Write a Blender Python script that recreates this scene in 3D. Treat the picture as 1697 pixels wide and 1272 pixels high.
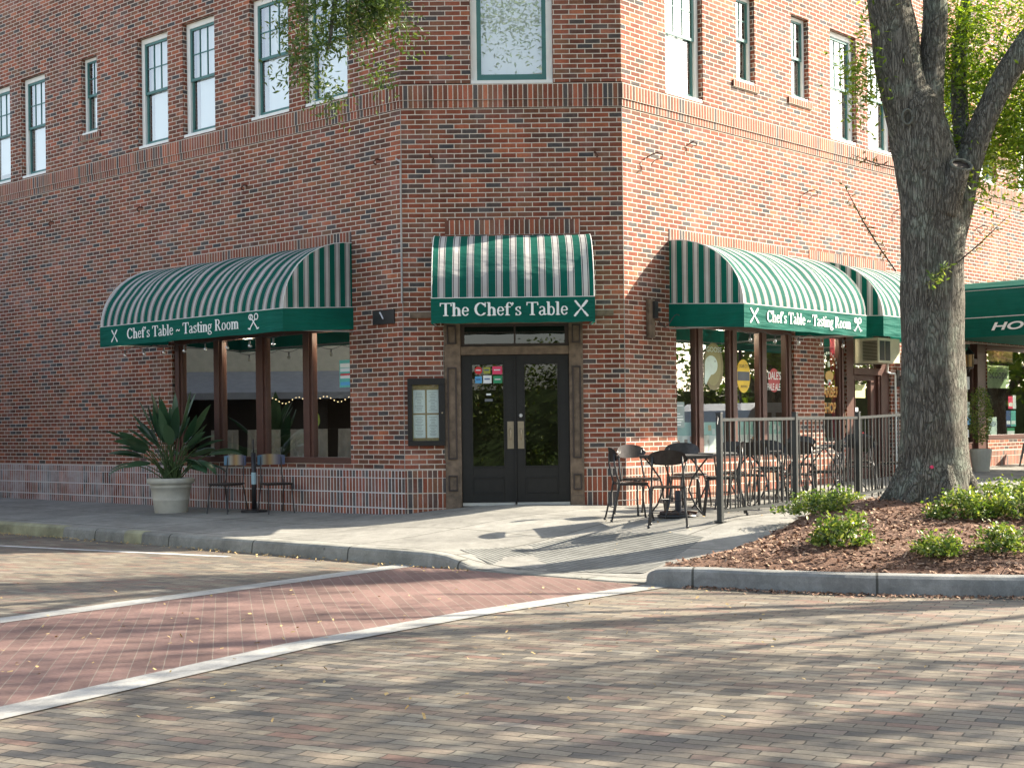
import bpy, bmesh, math, random
import numpy as np
from mathutils import Vector, Matrix
from mathutils.geometry import delaunay_2d_cdt
C = bpy.context.scene
for o in list(bpy.data.objects): bpy.data.objects.remove(o)
rnd = random.Random(7)
NR = np.random.default_rng(11)
# ---------------------------------------------------------------- camera
cam = bpy.data.objects.new('camera', bpy.data.cameras.new('camera'))
C.collection.objects.link(cam); C.camera = cam
cam.data.lens = 50.0; cam.data.sensor_width = 36; cam.data.clip_end = 600
cam.data.shift_y = 0.0428
cam.location = (0, 0, 1.45)
cam.rotation_euler = (Matrix.Rotation(math.radians(90), 4, 'X') @ Matrix.Rotation(-0.0122, 4, 'Z')).to_euler()
# ---------------------------------------------------------------- light
SUN = Vector((1, .28, .65)).normalized()
w = bpy.data.worlds.new('World'); C.world = w; w.use_nodes = True
nt = w.node_tree
sky = nt.nodes.new('ShaderNodeTexSky'); sky.sky_type = 'NISHITA'; sky.sun_disc = False
sky.sun_elevation = math.asin(SUN.z); sky.sun_rotation = math.atan2(SUN.x, SUN.y)
sky.air_density = 1.0; sky.dust_density = 2.0; sky.ozone_density = 1.0
bg = nt.nodes['Background']; hsv = nt.nodes.new('ShaderNodeHueSaturation'); hsv.inputs['Saturation'].default_value = .62
nt.links.new(sky.outputs[0], hsv.inputs['Color']); nt.links.new(hsv.outputs[0], bg.inputs[0]); bg.inputs[1].default_value = 0.11
sl = bpy.data.lights.new('sun', 'SUN'); sl.energy = 5.0; sl.angle = math.radians(.53); sl.color = (1, .89, .72)
so = bpy.data.objects.new('sun', sl); C.collection.objects.link(so)
so.rotation_euler = SUN.to_track_quat('Z', 'Y').to_euler(); so.location = (20, 10, 20)
C.view_settings.view_transform = 'Standard'; C.view_settings.look = 'None'
C.view_settings.exposure = 1.86; C.view_settings.gamma = 1.0

# ---------------------------------------------------------------- helpers
def tag(o, label=None, cat=None, group=None, kind=None):
    if label: o['label'] = label
    if cat: o['category'] = cat
    if group: o['group'] = group
    if kind: o['kind'] = kind
    return o
def thing(name, label, cat, loc=(0, 0, 0), group=None, rz=0):
    o = bpy.data.objects.new(name, None); C.collection.objects.link(o); o.location = loc; o.rotation_euler.z = rz
    o.empty_display_size = .2
    return tag(o, label, cat, group)
def copy_tree(o, parent=None):
    c = o.copy(); C.collection.objects.link(c); c.parent = parent
    for ch in list(o.children): copy_tree(ch, c)
    return c
class MB:
    def __init__(s): s.v = []; s.f = []; s.uv = []; s.m = []
    def face(s, pts, uv=None, m=0):
        b = len(s.v); s.v += [tuple(p) for p in pts]; s.f.append(list(range(b, b + len(pts))))
        s.uv.append(uv if uv else [(0, 0)] * len(pts)); s.m.append(m)
    def hexa(s, p, m=0):      # 8 points: 0-3 bottom loop, 4-7 top loop
        b = len(s.v); s.v += [tuple(q) for q in p]
        for q in ((0, 3, 2, 1), (4, 5, 6, 7), (0, 1, 5, 4), (1, 2, 6, 5), (2, 3, 7, 6), (3, 0, 4, 7)):
            s.f.append([b + i for i in q]); s.uv.append([(0, 0)] * 4); s.m.append(m)
    def box(s, x0, x1, y0, y1, z0, z1, m=0):
        s.hexa([(x0, y0, z0), (x1, y0, z0), (x1, y1, z0), (x0, y1, z0), (x0, y0, z1), (x1, y0, z1), (x1, y1, z1), (x0, y1, z1)], m)
    def fbox(s, fr, s0, s1, z0, z1, o0, o1, m=0):
        P = fr.pt
        s.hexa([P(s0, z0, o0), P(s1, z0, o0), P(s1, z0, o1), P(s0, z0, o1), P(s0, z1, o0), P(s1, z1, o0), P(s1, z1, o1), P(s0, z1, o1)], m)
    def tube(s, pts, r, n=8, m=0, cap=True):
        pts = [Vector(p) for p in pts]; N = len(pts)
        rs = r if isinstance(r, (list, tuple)) else [r] * N
        b = len(s.v); up = None
        for i, p in enumerate(pts):
            t = (pts[min(i + 1, N - 1)] - pts[max(i - 1, 0)]).normalized()
            if up is None:
                up = Vector((0, 0, 1)) if abs(t.z) < .9 else Vector((1, 0, 0))
            x = t.cross(up).normalized(); up = x.cross(t).normalized()
            for k in range(n):
                a = 2 * math.pi * k / n
                s.v.append(tuple(p + (x * math.cos(a) + up * math.sin(a)) * rs[i]))
        for i in range(N - 1):
            for k in range(n):
                k2 = (k + 1) % n
                s.f.append([b + i * n + k, b + i * n + k2, b + (i + 1) * n + k2, b + (i + 1) * n + k])
                s.uv.append([(k / n, i), (k / n + 1 / n, i), (k / n + 1 / n, i + 1), (k / n, i + 1)]); s.m.append(m)
        if cap:
            s.f.append([b + k for k in range(n)][::-1]); s.uv.append([(0, 0)] * n); s.m.append(m)
            s.f.append([b + (N - 1) * n + k for k in range(n)]); s.uv.append([(0, 0)] * n); s.m.append(m)
    def lathe(s, c, prof, n=32, m=0):
        b = len(s.v)
        for (r, z) in prof:
            for k in range(n):
                a = 2 * math.pi * k / n; s.v.append((c[0] + r * math.cos(a), c[1] + r * math.sin(a), c[2] + z))
        for i in range(len(prof) - 1):
            for k in range(n):
                k2 = (k + 1) % n
                s.f.append([b + i * n + k, b + i * n + k2, b + (i + 1) * n + k2, b + (i + 1) * n + k]); s.uv.append([(0, 0)] * 4); s.m.append(m)
    def build(s, name, mats, parent=None, smooth=False, bevel=0, label=None, recalc=False):
        me = bpy.data.meshes.new(name); me.from_pydata(s.v, [], s.f)
        ul = me.uv_layers.new(name='UVMap')
        flat = [c for f in s.uv for p in f for c in p]
        ul.data.foreach_set('uv', flat)
        if not isinstance(mats, (list, tuple)): mats = [mats]
        for mt in mats: me.materials.append(mt)
        me.polygons.foreach_set('material_index', s.m)
        if recalc:
            bm = bmesh.new(); bm.from_mesh(me); bmesh.ops.recalc_face_normals(bm, faces=bm.faces); bm.to_mesh(me); bm.free()
        if smooth: me.polygons.foreach_set('use_smooth', [True] * len(me.polygons))
        me.update()
        o = bpy.data.objects.new(name, me); C.collection.objects.link(o)
        if parent: o.parent = parent
        if bevel:
            bv = o.modifiers.new('bevel', 'BEVEL'); bv.width = bevel; bv.segments = 2; bv.limit_method = 'ANGLE'
        if label: o['label'] = label
        return o
class Fr:
    def __init__(s, c, d, n=None):
        s.c = Vector((c[0], c[1], 0)); s.d = Vector((d[0], d[1], 0)).normalized()
        s.n = Vector((n[0], n[1], 0)).normalized() if n else Vector((s.d.y, -s.d.x, 0)) if s.d.x > 0 else Vector((-s.d.y, s.d.x, 0))
    def pt(s, a, z, o=0): 
        p = s.c + s.d * a + s.n * o; return (p.x, p.y, z)
FL = Fr((-1.498, 19.8), (-.7369, .6761))      # left wall: s runs away from the corner
FF = Fr((0, 19.8), (1, 0), (0, -1))            # entrance wall, s = x
FR = Fr((1.581, 19.8), (.6757, .7372))
# ---------------------------------------------------------------- materials
def mat(name):
    m = bpy.data.materials.new(name); m.use_nodes = True
    n = m.node_tree; b = n.nodes['Principled BSDF']; return m, n, b
def N(nt, t, **k):
    x = nt.nodes.new(t)
    for a, v in k.items():
        if a in ('ins',):
            for i, q in v.items(): x.inputs[i].default_value = q
        else: setattr(x, a, v)
    return x
def plain(name, col, rough=.6, metal=0, var=.12, scale=6, bump=.0, spec=.5):
    m, n, b = mat(name); L = n.links.new
    tc = N(n, 'ShaderNodeTexCoord'); no = N(n, 'ShaderNodeTexNoise', ins={'Scale': scale, 'Detail': 6.0, 'Roughness': .6})
    L(tc.outputs['Object'], no.inputs['Vector'])
    r = N(n, 'ShaderNodeValToRGB'); r.color_ramp.elements[0].position = .3; r.color_ramp.elements[1].position = .7
    r.color_ramp.elements[0].color = (*[c * (1 - var) for c in col], 1); r.color_ramp.elements[1].color = (*[min(1, c * (1 + var)) for c in col], 1)
    L(no.outputs['Fac'], r.inputs[0]); L(r.outputs[0], b.inputs['Base Color'])
    b.inputs['Roughness'].default_value = rough; b.inputs['Metallic'].default_value = metal
    b.inputs['Specular IOR Level'].default_value = spec
    if bump:
        bp = N(n, 'ShaderNodeBump', ins={'Strength': bump, 'Distance': .01}); L(no.outputs['Fac'], bp.inputs['Height']); L(bp.outputs[0], b.inputs['Normal'])
    return m
BRICKS = [(0, (.060, .056, .060)), (.07, (.085, .070, .064)), (.13, (.105, .052, .038)), (.26, (.17, .056, .034)), (.42, (.225, .064, .037)),
          (.55, (.155, .070, .042)), (.68, (.25, .074, .042)), (.80, (.17, .086, .052)), (.90, (.30, .090, .050)), (.97, (.36, .12, .06)), (1, (.18, .095, .06))]
def brickmat(name, bw=.216, rh=.0685, mortar=.0062, offset=.5, pal=BRICKS, mcol=(.55, .49, .42), stain=0, rot=0, coord='UV', bump=.5, freq=2, rough=.85, warp=0.002, lichen=0):
    m, n, b = mat(name); L = n.links.new
    tc = N(n, 'ShaderNodeTexCoord')
    mp = N(n, 'ShaderNodeMapping'); mp.inputs['Rotation'].default_value = (0, 0, rot)
    L(tc.outputs[coord], mp.inputs[0]); src = mp.outputs[0]
    wn = N(n, 'ShaderNodeTexNoise', ins={'Scale': 9.0, 'Detail': 2.0}); L(src, wn.inputs['Vector'])
    vm = N(n, 'ShaderNodeVectorMath', operation='MULTIPLY_ADD'); vm.inputs[1].default_value = (warp * 2, warp * 2, 0)
    L(wn.outputs['Color'], vm.inputs[0]); L(src, vm.inputs[2]); vec = vm.outputs[0]
    br = N(n, 'ShaderNodeTexBrick', offset=offset, offset_frequency=freq, squash=1.0)
    for i, q in {'Scale': 1.0, 'Mortar Size': mortar, 'Mortar Smooth': .15, 'Bias': 0.0, 'Brick Width': bw, 'Row Height': rh, 'Color1': (0, 0, 0, 1), 'Color2': (1, 1, 1, 1), 'Mortar': (.5, .5, .5, 1)}.items(): br.inputs[i].default_value = q
    L(vec, br.inputs['Vector'])
    r = N(n, 'ShaderNodeValToRGB'); e = r.color_ramp.elements
    while len(e) > 1: e.remove(e[-1])
    e[0].position = pal[0][0]; e[0].color = (*pal[0][1], 1)
    for p, c in pal[1:]:
        q = e.new(p); q.color = (*c, 1)
    L(br.outputs['Color'], r.inputs[0])
    # within-brick mottling
    n2 = N(n, 'ShaderNodeTexNoise', ins={'Scale': 38.0, 'Detail': 5.0, 'Roughness': .65}); L(src, n2.inputs['Vector'])
    m1 = N(n, 'ShaderNodeMath', operation='MULTIPLY_ADD'); m1.inputs[1].default_value = .9; m1.inputs[2].default_value = .55; L(n2.outputs['Fac'], m1.inputs[0])
    mul = N(n, 'ShaderNodeMix', data_type='RGBA', blend_type='MULTIPLY'); mul.inputs[0].default_value = 1
    L(r.outputs[0], mul.inputs[6]); L(m1.outputs[0], mul.inputs[7])
    # broad weather variation
    n3 = N(n, 'ShaderNodeTexNoise', ins={'Scale': .7, 'Detail': 4.0, 'Roughness': .6}); L(src, n3.inputs['Vector'])
    m3 = N(n, 'ShaderNodeMath', operation='MULTIPLY_ADD'); m3.inputs[1].default_value = 1.1; m3.inputs[2].default_value = .45; L(n3.outputs['Fac'], m3.inputs[0])
    mul2 = N(n, 'ShaderNodeMix', data_type='RGBA', blend_type='MULTIPLY'); mul2.inputs[0].default_value = 1
    L(mul.outputs[2], mul2.inputs[6]); L(m3.outputs[0], mul2.inputs[7])
    if coord == 'UV' and offset:
        ms2 = N(n, 'ShaderNodeMapping'); ms2.inputs['Scale'].default_value = (3.2, .22, 1); L(src, ms2.inputs[0])
        n5 = N(n, 'ShaderNodeTexNoise', ins={'Scale': 1.0, 'Detail': 6.0, 'Roughness': .7}); L(ms2.outputs[0], n5.inputs['Vector'])
        m5 = N(n, 'ShaderNodeMapRange', ins={'From Min': .38, 'From Max': .62, 'To Min': .74, 'To Max': 1.08}); L(n5.outputs['Fac'], m5.inputs[0])
        mu5 = N(n, 'ShaderNodeMix', data_type='RGBA', blend_type='MULTIPLY'); mu5.inputs[0].default_value = 1; L(mul2.outputs[2], mu5.inputs[6]); L(m5.outputs[0], mu5.inputs[7]); mul2 = mu5
    mm = N(n, 'ShaderNodeMix', data_type='RGBA'); L(br.outputs['Fac'], mm.inputs[0]); L(mul2.outputs[2], mm.inputs[6])
    mc = N(n, 'ShaderNodeMix', data_type='RGBA', blend_type='MULTIPLY'); mc.inputs[0].default_value = .8; mc.inputs[6].default_value = (*mcol, 1); L(m1.outputs[0], mc.inputs[7])
    L(mc.outputs[2], mm.inputs[7])
    out = mm.outputs[2]
    if stain:       # chalky bloom low on the wall
        sx = N(n, 'ShaderNodeSeparateXYZ'); L(src, sx.inputs[0])
        n4 = N(n, 'ShaderNodeTexNoise', ins={'Scale': 1.6, 'Detail': 6.0, 'Roughness': .7}); L(src, n4.inputs['Vector'])
        mr = N(n, 'ShaderNodeMapRange', ins={'From Min': .42 if stain > .5 else .50, 'From Max': .62 if stain > .5 else .68, 'To Min': 0.0, 'To Max': stain}); L(n4.outputs['Fac'], mr.inputs[0])
        fac = mr.outputs[0]
        if stain > .5:      # heavier away from the corner
            ms_ = N(n, 'ShaderNodeMapRange', ins={'From Min': 3.0, 'From Max': 9.0, 'To Min': .25, 'To Max': 1.0}); L(sx.outputs[1], ms_.inputs[0])
            ad_ = N(n, 'ShaderNodeMath', operation='MULTIPLY'); L(fac, ad_.inputs[0]); L(ms_.outputs[0], ad_.inputs[1]); fac = ad_.outputs[0]
        mx = N(n, 'ShaderNodeMix', data_type='RGBA'); L(fac, mx.inputs[0]); L(out, mx.inputs[6]); mx.inputs[7].default_value = (.55, .53, .54, 1) if stain > .5 else (.42, .36, .36, 1)
        out = mx.outputs[2]
    L(out, b.inputs['Base Color']); b.inputs['Roughness'].default_value = rough
    b.inputs['Specular IOR Level'].default_value = .25
    inv = N(n, 'ShaderNodeMath', operation='SUBTRACT'); inv.inputs[0].default_value = 1.0; L(br.outputs['Fac'], inv.inputs[1])
    ad = N(n, 'ShaderNodeMath', operation='MULTIPLY_ADD'); L(n2.outputs['Fac'], ad.inputs[0]); ad.inputs[1].default_value = .35; L(inv.outputs[0], ad.inputs[2])
    bp = N(n, 'ShaderNodeBump', ins={'Strength': bump, 'Distance': .008}); L(ad.outputs[0], bp.inputs['Height']); L(bp.outputs[0], b.inputs['Normal'])
    return m
M = {}
M['brick'] = brickmat('brick', mortar=.0066, stain=.14)
M['soldier'] = brickmat('soldier_brick', bw=.2125, rh=.0695, offset=0, freq=1, stain=.12)
M['soldier_bloom'] = brickmat('soldier_brick_bloom', bw=.2125, rh=.0695, offset=0, freq=1, stain=.52, mortar=.0085, mcol=(.62, .60, .58))
PAV = [(0, (.095, .090, .082)), (.10, (.128, .118, .102)), (.28, (.17, .148, .118)), (.45, (.20, .175, .135)), (.55, (.17, .128, .103)), (.68, (.215, .192, .15)), (.80, (.14, .13, .112)), (.90, (.18, .118, .095)), (.96, (.245, .225, .185)), (1, (.21, .192, .15))]
M['paver'] = brickmat('street_paver', bw=.25, rh=.092, mortar=.0045, pal=PAV, mcol=(.045, .042, .036), rot=.47, coord='Object', bump=.7, warp=.016, rough=.7)
CW = [(0, (.135, .088, .078)), (.5, (.158, .100, .089)), (1, (.185, .118, .104))]
M['crossing'] = brickmat('crossing_paver', bw=.56, rh=.098, mortar=.0032, pal=CW, mcol=(.21, .18, .15), rot=-1.77, coord='Object', bump=.25, warp=.003, rough=.8)
def concrete(name, col, joints=0, rot=0, grooves=False, stains=.35):
    m, n, b = mat(name); L = n.links.new
    tc = N(n, 'ShaderNodeTexCoord'); mp = N(n, 'ShaderNodeMapping'); mp.inputs['Rotation'].default_value = (0, 0, rot); L(tc.outputs['Object'], mp.inputs[0])
    a = N(n, 'ShaderNodeTexNoise', ins={'Scale': 1.1, 'Detail': 8.0, 'Roughness': .7}); L(mp.outputs[0], a.inputs['Vector'])
    f = N(n, 'ShaderNodeTexNoise', ins={'Scale': 90.0, 'Detail': 3.0}); L(mp.outputs[0], f.inputs['Vector'])
    r = N(n, 'ShaderNodeValToRGB'); r.color_ramp.elements[0].position = .3; r.color_ramp.elements[1].position = .68
    r.color_ramp.elements[0].color = (*[c * (1 - stains) for c in col], 1); r.color_ramp.elements[1].color = (*[c * 1.12 for c in col], 1)
    L(a.outputs['Fac'], r.inputs[0])
    m1 = N(n, 'ShaderNodeMath', operation='MULTIPLY_ADD'); m1.inputs[1].default_value = .5; m1.inputs[2].default_value = .75; L(f.outputs['Fac'], m1.inputs[0])
    mu = N(n, 'ShaderNodeMix', data_type='RGBA', blend_type='MULTIPLY'); mu.inputs[0].default_value = 1; L(r.outputs[0], mu.inputs[6]); L(m1.outputs[0], mu.inputs[7])
    out = mu.outputs[2]; h = f.outputs['Fac']
    sp = N(n, 'ShaderNodeTexVoronoi', ins={'Scale': 2.6}); L(mp.outputs[0], sp.inputs['Vector'])
    sr = N(n, 'ShaderNodeMapRange', ins={'From Min': .03, 'From Max': .06, 'To Min': .55, 'To Max': 1.0}); L(sp.outputs['Distance'], sr.inputs[0])
    a2 = N(n, 'ShaderNodeTexNoise', ins={'Scale': 6.0, 'Detail': 6.0, 'Roughness': .7, 'Distortion': 1.0}); L(mp.outputs[0], a2.inputs['Vector'])
    s2 = N(n, 'ShaderNodeMapRange', ins={'From Min': .35, 'From Max': .7, 'To Min': .78, 'To Max': 1.12}); L(a2.outputs['Fac'], s2.inputs[0])
    sm = N(n, 'ShaderNodeMath', operation='MULTIPLY'); L(sr.outputs[0], sm.inputs[0]); L(s2.outputs[0], sm.inputs[1])
    ms = N(n, 'ShaderNodeMix', data_type='RGBA', blend_type='MULTIPLY'); ms.inputs[0].default_value = 1; L(out, ms.inputs[6]); L(sm.outputs[0], ms.inputs[7]); out = ms.outputs[2]
    if joints:
        jw, jh = joints if isinstance(joints, tuple) else (joints, joints)
        br = N(n, 'ShaderNodeTexBrick', offset=0.0, offset_frequency=1)
        for i, q in {'Scale': 1.0, 'Mortar Size': .013, 'Mortar Smooth': .3, 'Brick Width': jw, 'Row Height': jh, 'Color1': (1, 1, 1, 1), 'Color2': (.86, .86, .86, 1), 'Mortar': (.3, .3, .28, 1)}.items(): br.inputs[i].default_value = q
        L(mp.outputs[0], br.inputs['Vector'])
        m2 = N(n, 'ShaderNodeMix', data_type='RGBA', blend_type='MULTIPLY'); m2.inputs[0].default_value = 1; L(out, m2.inputs[6]); L(br.outputs['Color'], m2.inputs[7]); out = m2.outputs[2]
    if grooves:
        wv = N(n, 'ShaderNodeTexWave', wave_type='BANDS', bands_direction='X', ins={'Scale': 5.2, 'Distortion': .3}); L(mp.outputs[0], wv.inputs['Vector']); h = wv.outputs['Fac']
        m2 = N(n, 'ShaderNodeMix', data_type='RGBA', blend_type='MULTIPLY'); m2.inputs[0].default_value = .45; L(out, m2.inputs[6]); L(wv.outputs['Fac'], m2.inputs[7]); out = m2.outputs[2]
    L(out, b.inputs['Base Color']); b.inputs['Roughness'].default_value = .85; b.inputs['Specular IOR Level'].default_value = .25
    bp = N(n, 'ShaderNodeBump', ins={'Strength': .6 if grooves else .25, 'Distance': .01 if grooves else .004}); L(h, bp.inputs['Height']); L(bp.outputs[0], b.inputs['Normal'])
    return m
M['walk'] = concrete('pavement_concrete', (.30, .295, .27), joints=1.52, rot=.745)
M['kerb'] = concrete('kerb_concrete', (.30, .30, .27), stains=.5, joints=(1.7, 40), rot=.73)
M['band'] = concrete('band_concrete', (.34, .34, .325), stains=.25)
M['kerb2'] = concrete('bed_kerb_concrete', (.28, .285, .275), stains=.55, joints=(1.6, 40), rot=.25)
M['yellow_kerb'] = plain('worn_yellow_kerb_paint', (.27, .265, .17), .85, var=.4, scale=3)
M['groove'] = concrete('grooved_concrete', (.24, .245, .23), grooves=True, rot=-.55)
M['paint_line'] = plain('worn_line_paint', (.42, .42, .42), .8, var=.5, scale=5)
M['wood'] = plain('weathered_wood', (.14, .10, .068), .7, var=.45, scale=9, bump=.3)
M['wood_dark'] = plain('dark_wood', (.035, .024, .02), .6, var=.3)
M['door'] = plain('charcoal_door_paint', (.015, .0145, .0135), .5, var=.15, scale=14, spec=.3)
M['brown'] = plain('brown_frame_paint', (.085, .036, .026), .45, var=.15)
M['white'] = plain('white_frame_paint', (.74, .75, .72), .55, var=.05)
M['cream'] = plain('cream_paint', (.55, .52, .38), .5, var=.08)
M['sash'] = plain('green_sash_paint', (.045, .15, .14), .5, var=.12)
M['green'] = plain('green_canvas', (.003, .105, .078), .8, var=.12, scale=3, spec=.2)
M['stripe_edge'] = plain('pale_piping', (.6, .62, .6), .8)
M['letter'] = plain('white_lettering', (.72, .76, .74), .7, var=.04)
M['metal'] = plain('black_metal', (.022, .022, .024), .4, metal=.0, var=.2, spec=.6)
M['chairmetal'] = plain('dark_bronze_metal', (.045, .040, .038), .33, metal=.6, var=.3, scale=12)
M['fence'] = plain('grey_fence_metal', (.028, .031, .030), .45, metal=.2, var=.15)
M['steel'] = plain('worn_brass_plate', (.30, .25, .18), .38, metal=.7, var=.15)
M['alu'] = plain('aluminium', (.6, .6, .6), .35, metal=.8, var=.08)
M['rust'] = plain('rusty_iron', (.075, .032, .02), .85, var=.4, scale=30)
M['pot'] = plain('pale_stoneware', (.50, .48, .41), .75, var=.14, scale=5, bump=.1)
M['soil'] = plain('dark_soil', (.04, .028, .02), .95, var=.4, scale=40, bump=.5)
M['interior'] = plain('dark_interior', (.035, .028, .024), .9)
M['cloth'] = plain('grey_tablecloth', (.5, .48, .45), .8, var=.2, bump=.1)
M['cork'] = plain('cork_board', (.32, .23, .13), .9, var=.2, scale=60)
M['paper'] = plain('white_paper', (.68, .72, .74), .6, var=.03)
M['ink'] = plain('grey_ink', (.12, .13, .15), .7)
M['red'] = plain('red_decal', (.55, .02, .03), .5); M['pink'] = plain('pink_decal', (.75, .05, .15), .5)
M['blue'] = plain('blue_decal', (.08, .33, .62), .5); M['navy'] = plain('navy_decal', (.03, .07, .22), .5)
M['olive'] = plain('olive_decal', (.28, .30, .04), .5); M['dgreen'] = plain('green_decal', (.02, .26, .12), .5)
M['teal'] = plain('teal_decal', (.10, .42, .38), .5); M['yellow'] = plain('yellow_decal', (.75, .50, .03), .5)
M['gold'] = plain('gold_leaf', (.62, .40, .13), .4, metal=.3); M['orange'] = plain('orange_paint', (.55, .17, .03), .5)
M['paleyellow'] = plain('pale_yellow_paper', (.55, .56, .26), .6); M['curtain'] = plain('crimson_curtain', (.30, .008, .035), .8, var=.3)
M['lime'] = plain('lime_paddle', (.42, .60, .12), .5); M['leafyellow'] = plain('dry_leaf', (.42, .30, .13), .8, var=.4, scale=20)
M['blind'] = plain('white_blind', (.85, .87, .87), .8, var=.03, scale=2)
M['curtain_pale'] = plain('pale_curtain', (.42, .42, .40), .9)
M['gull'] = plain('pale_decal', (.60, .72, .66), .5)
M['cable'] = plain('cable', (.18, .17, .13), .6)
M['hedge_green'] = plain('stem_green', (.05, .09, .025), .6, var=.3)
M['scoopgreen'] = plain('pale_green_sign', (.42, .55, .30), .6)
def glassmat(name, tint=(.85, .9, .88), refl=.16, rough=0.0, gl=1.0):
    m, n, b = mat(name); n.nodes.remove(b); L = n.links.new
    out = n.nodes['Material Output']
    t = N(n, 'ShaderNodeBsdfTransparent'); t.inputs[0].default_value = (*tint, 1)
    g = N(n, 'ShaderNodeBsdfGlossy'); g.inputs['Roughness'].default_value = rough; g.inputs[0].default_value = (gl, gl * .99, gl * .97, 1)
    fr = N(n, 'ShaderNodeLayerWeight'); pw_ = N(n, 'ShaderNodeMath', operation='POWER'); pw_.inputs[1].default_value = 4.0; L(fr.outputs['Facing'], pw_.inputs[0])
    ad = N(n, 'ShaderNodeMath', operation='ADD', use_clamp=True); ad.inputs[1].default_value = refl + .05; L(pw_.outputs[0], ad.inputs[0])
    mx = N(n, 'ShaderNodeMixShader'); L(ad.outputs[0], mx.inputs[0]); L(t.outputs[0], mx.inputs[1]); L(g.outputs[0], mx.inputs[2]); L(mx.outputs[0], out.inputs[0])
    return m
M['glass'] = glassmat('window_glass', refl=.30, gl=.75)
M['shopglass'] = glassmat('shop_glass', tint=(.75, .80, .78), refl=.22)
M['doorglass'] = glassmat('door_glass', tint=(.35, .35, .33), refl=.04)
def stripemat():
    m, n, b = mat('striped_canvas'); L = n.links.new
    uv = N(n, 'ShaderNodeUVMap'); sx = N(n, 'ShaderNodeSeparateXYZ'); L(uv.outputs[0], sx.inputs[0])
    d = N(n, 'ShaderNodeMath', operation='DIVIDE'); d.inputs[1].default_value = .19; L(sx.outputs[0], d.inputs[0])
    f = N(n, 'ShaderNodeMath', operation='FRACT'); L(d.outputs[0], f.inputs[0])
    r = N(n, 'ShaderNodeValToRGB'); r.color_ramp.interpolation = 'CONSTANT'; e = r.color_ramp.elements
    G = (.003, .105, .078, 1); W_ = (.52, .51, .50, 1); K = (.018, .02, .025, 1)
    while len(e) > 1: e.remove(e[-1])
    e[0].position = 0; e[0].color = G
    for p, c in ((.50, W_), (.55, K), (.60, W_), (.90, K), (.95, W_)): q = e.new(p); q.color = c
    L(f.outputs[0], r.inputs[0])
    no = N(n, 'ShaderNodeTexNoise', ins={'Scale': 2.0, 'Detail': 5.0}); tc = N(n, 'ShaderNodeTexCoord'); L(tc.outputs['Object'], no.inputs[0])
    m1 = N(n, 'ShaderNodeMath', operation='MULTIPLY_ADD'); m1.inputs[1].default_value = .5; m1.inputs[2].default_value = .72; L(no.outputs['Fac'], m1.inputs[0])
    mu = N(n, 'ShaderNodeMix', data_type='RGBA', blend_type='MULTIPLY'); mu.inputs[0].default_value = 1; L(r.outputs[0], mu.inputs[6]); L(m1.outputs[0], mu.inputs[7])
    L(mu.outputs[2], b.inputs['Base Color']); b.inputs['Roughness'].default_value = .8; b.inputs['Specular IOR Level'].default_value = .2
    return m
M['stripe'] = stripemat()
def leafmat(name, c1, c2, c3, trans=.35, rough=.45):
    m, n, b = mat(name); L = n.links.new
    oi = N(n, 'ShaderNodeNewGeometry')
    r = N(n, 'ShaderNodeValToRGB'); e = r.color_ramp.elements; e[0].color = (*c1, 1); e[1].color = (*c3, 1); q = e.new(.5); q.color = (*c2, 1)
    L(oi.outputs['Random Per Island'], r.inputs[0]); L(r.outputs[0], b.inputs['Base Color']); b.inputs['Roughness'].default_value = rough
    t = N(n, 'ShaderNodeBsdfTranslucent'); 
    hs = N(n, 'ShaderNodeHueSaturation', ins={'Saturation': 1.15, 'Value': 1.9, 'Hue': .485}); L(r.outputs[0], hs.inputs['Color']); L(hs.outputs[0], t.inputs[0])
    mx = N(n, 'ShaderNodeMixShader'); mx.inputs[0].default_value = trans
    L(b.outputs[0], mx.inputs[1]); L(t.outputs[0], mx.inputs[2]); L(mx.outputs[0], n.nodes['Material Output'].inputs[0])
    return m
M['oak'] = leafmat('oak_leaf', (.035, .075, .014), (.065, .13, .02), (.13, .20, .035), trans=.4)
M['spray'] = leafmat('spray_leaf', (.03, .062, .014), (.06, .11, .02), (.14, .19, .04), trans=.3)
M['shrub'] = leafmat('shrub_leaf', (.035, .075, .016), (.095, .16, .032), (.26, .30, .07), trans=.32)
M['bop'] = leafmat('broad_leaf', (.028, .070, .036), (.045, .10, .05), (.08, .14, .07), trans=.2, rough=.35)
M['sunleaf'] = leafmat('sunlit_oak_leaf', (.07, .13, .02), (.14, .23, .035), (.30, .37, .07), trans=.45)  # brighter copy of the oak leaf, sunlight put into its colour
M['twigleaf'] = leafmat('twig_leaf', (.09, .07, .03), (.16, .15, .04), (.28, .27, .05))
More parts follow.
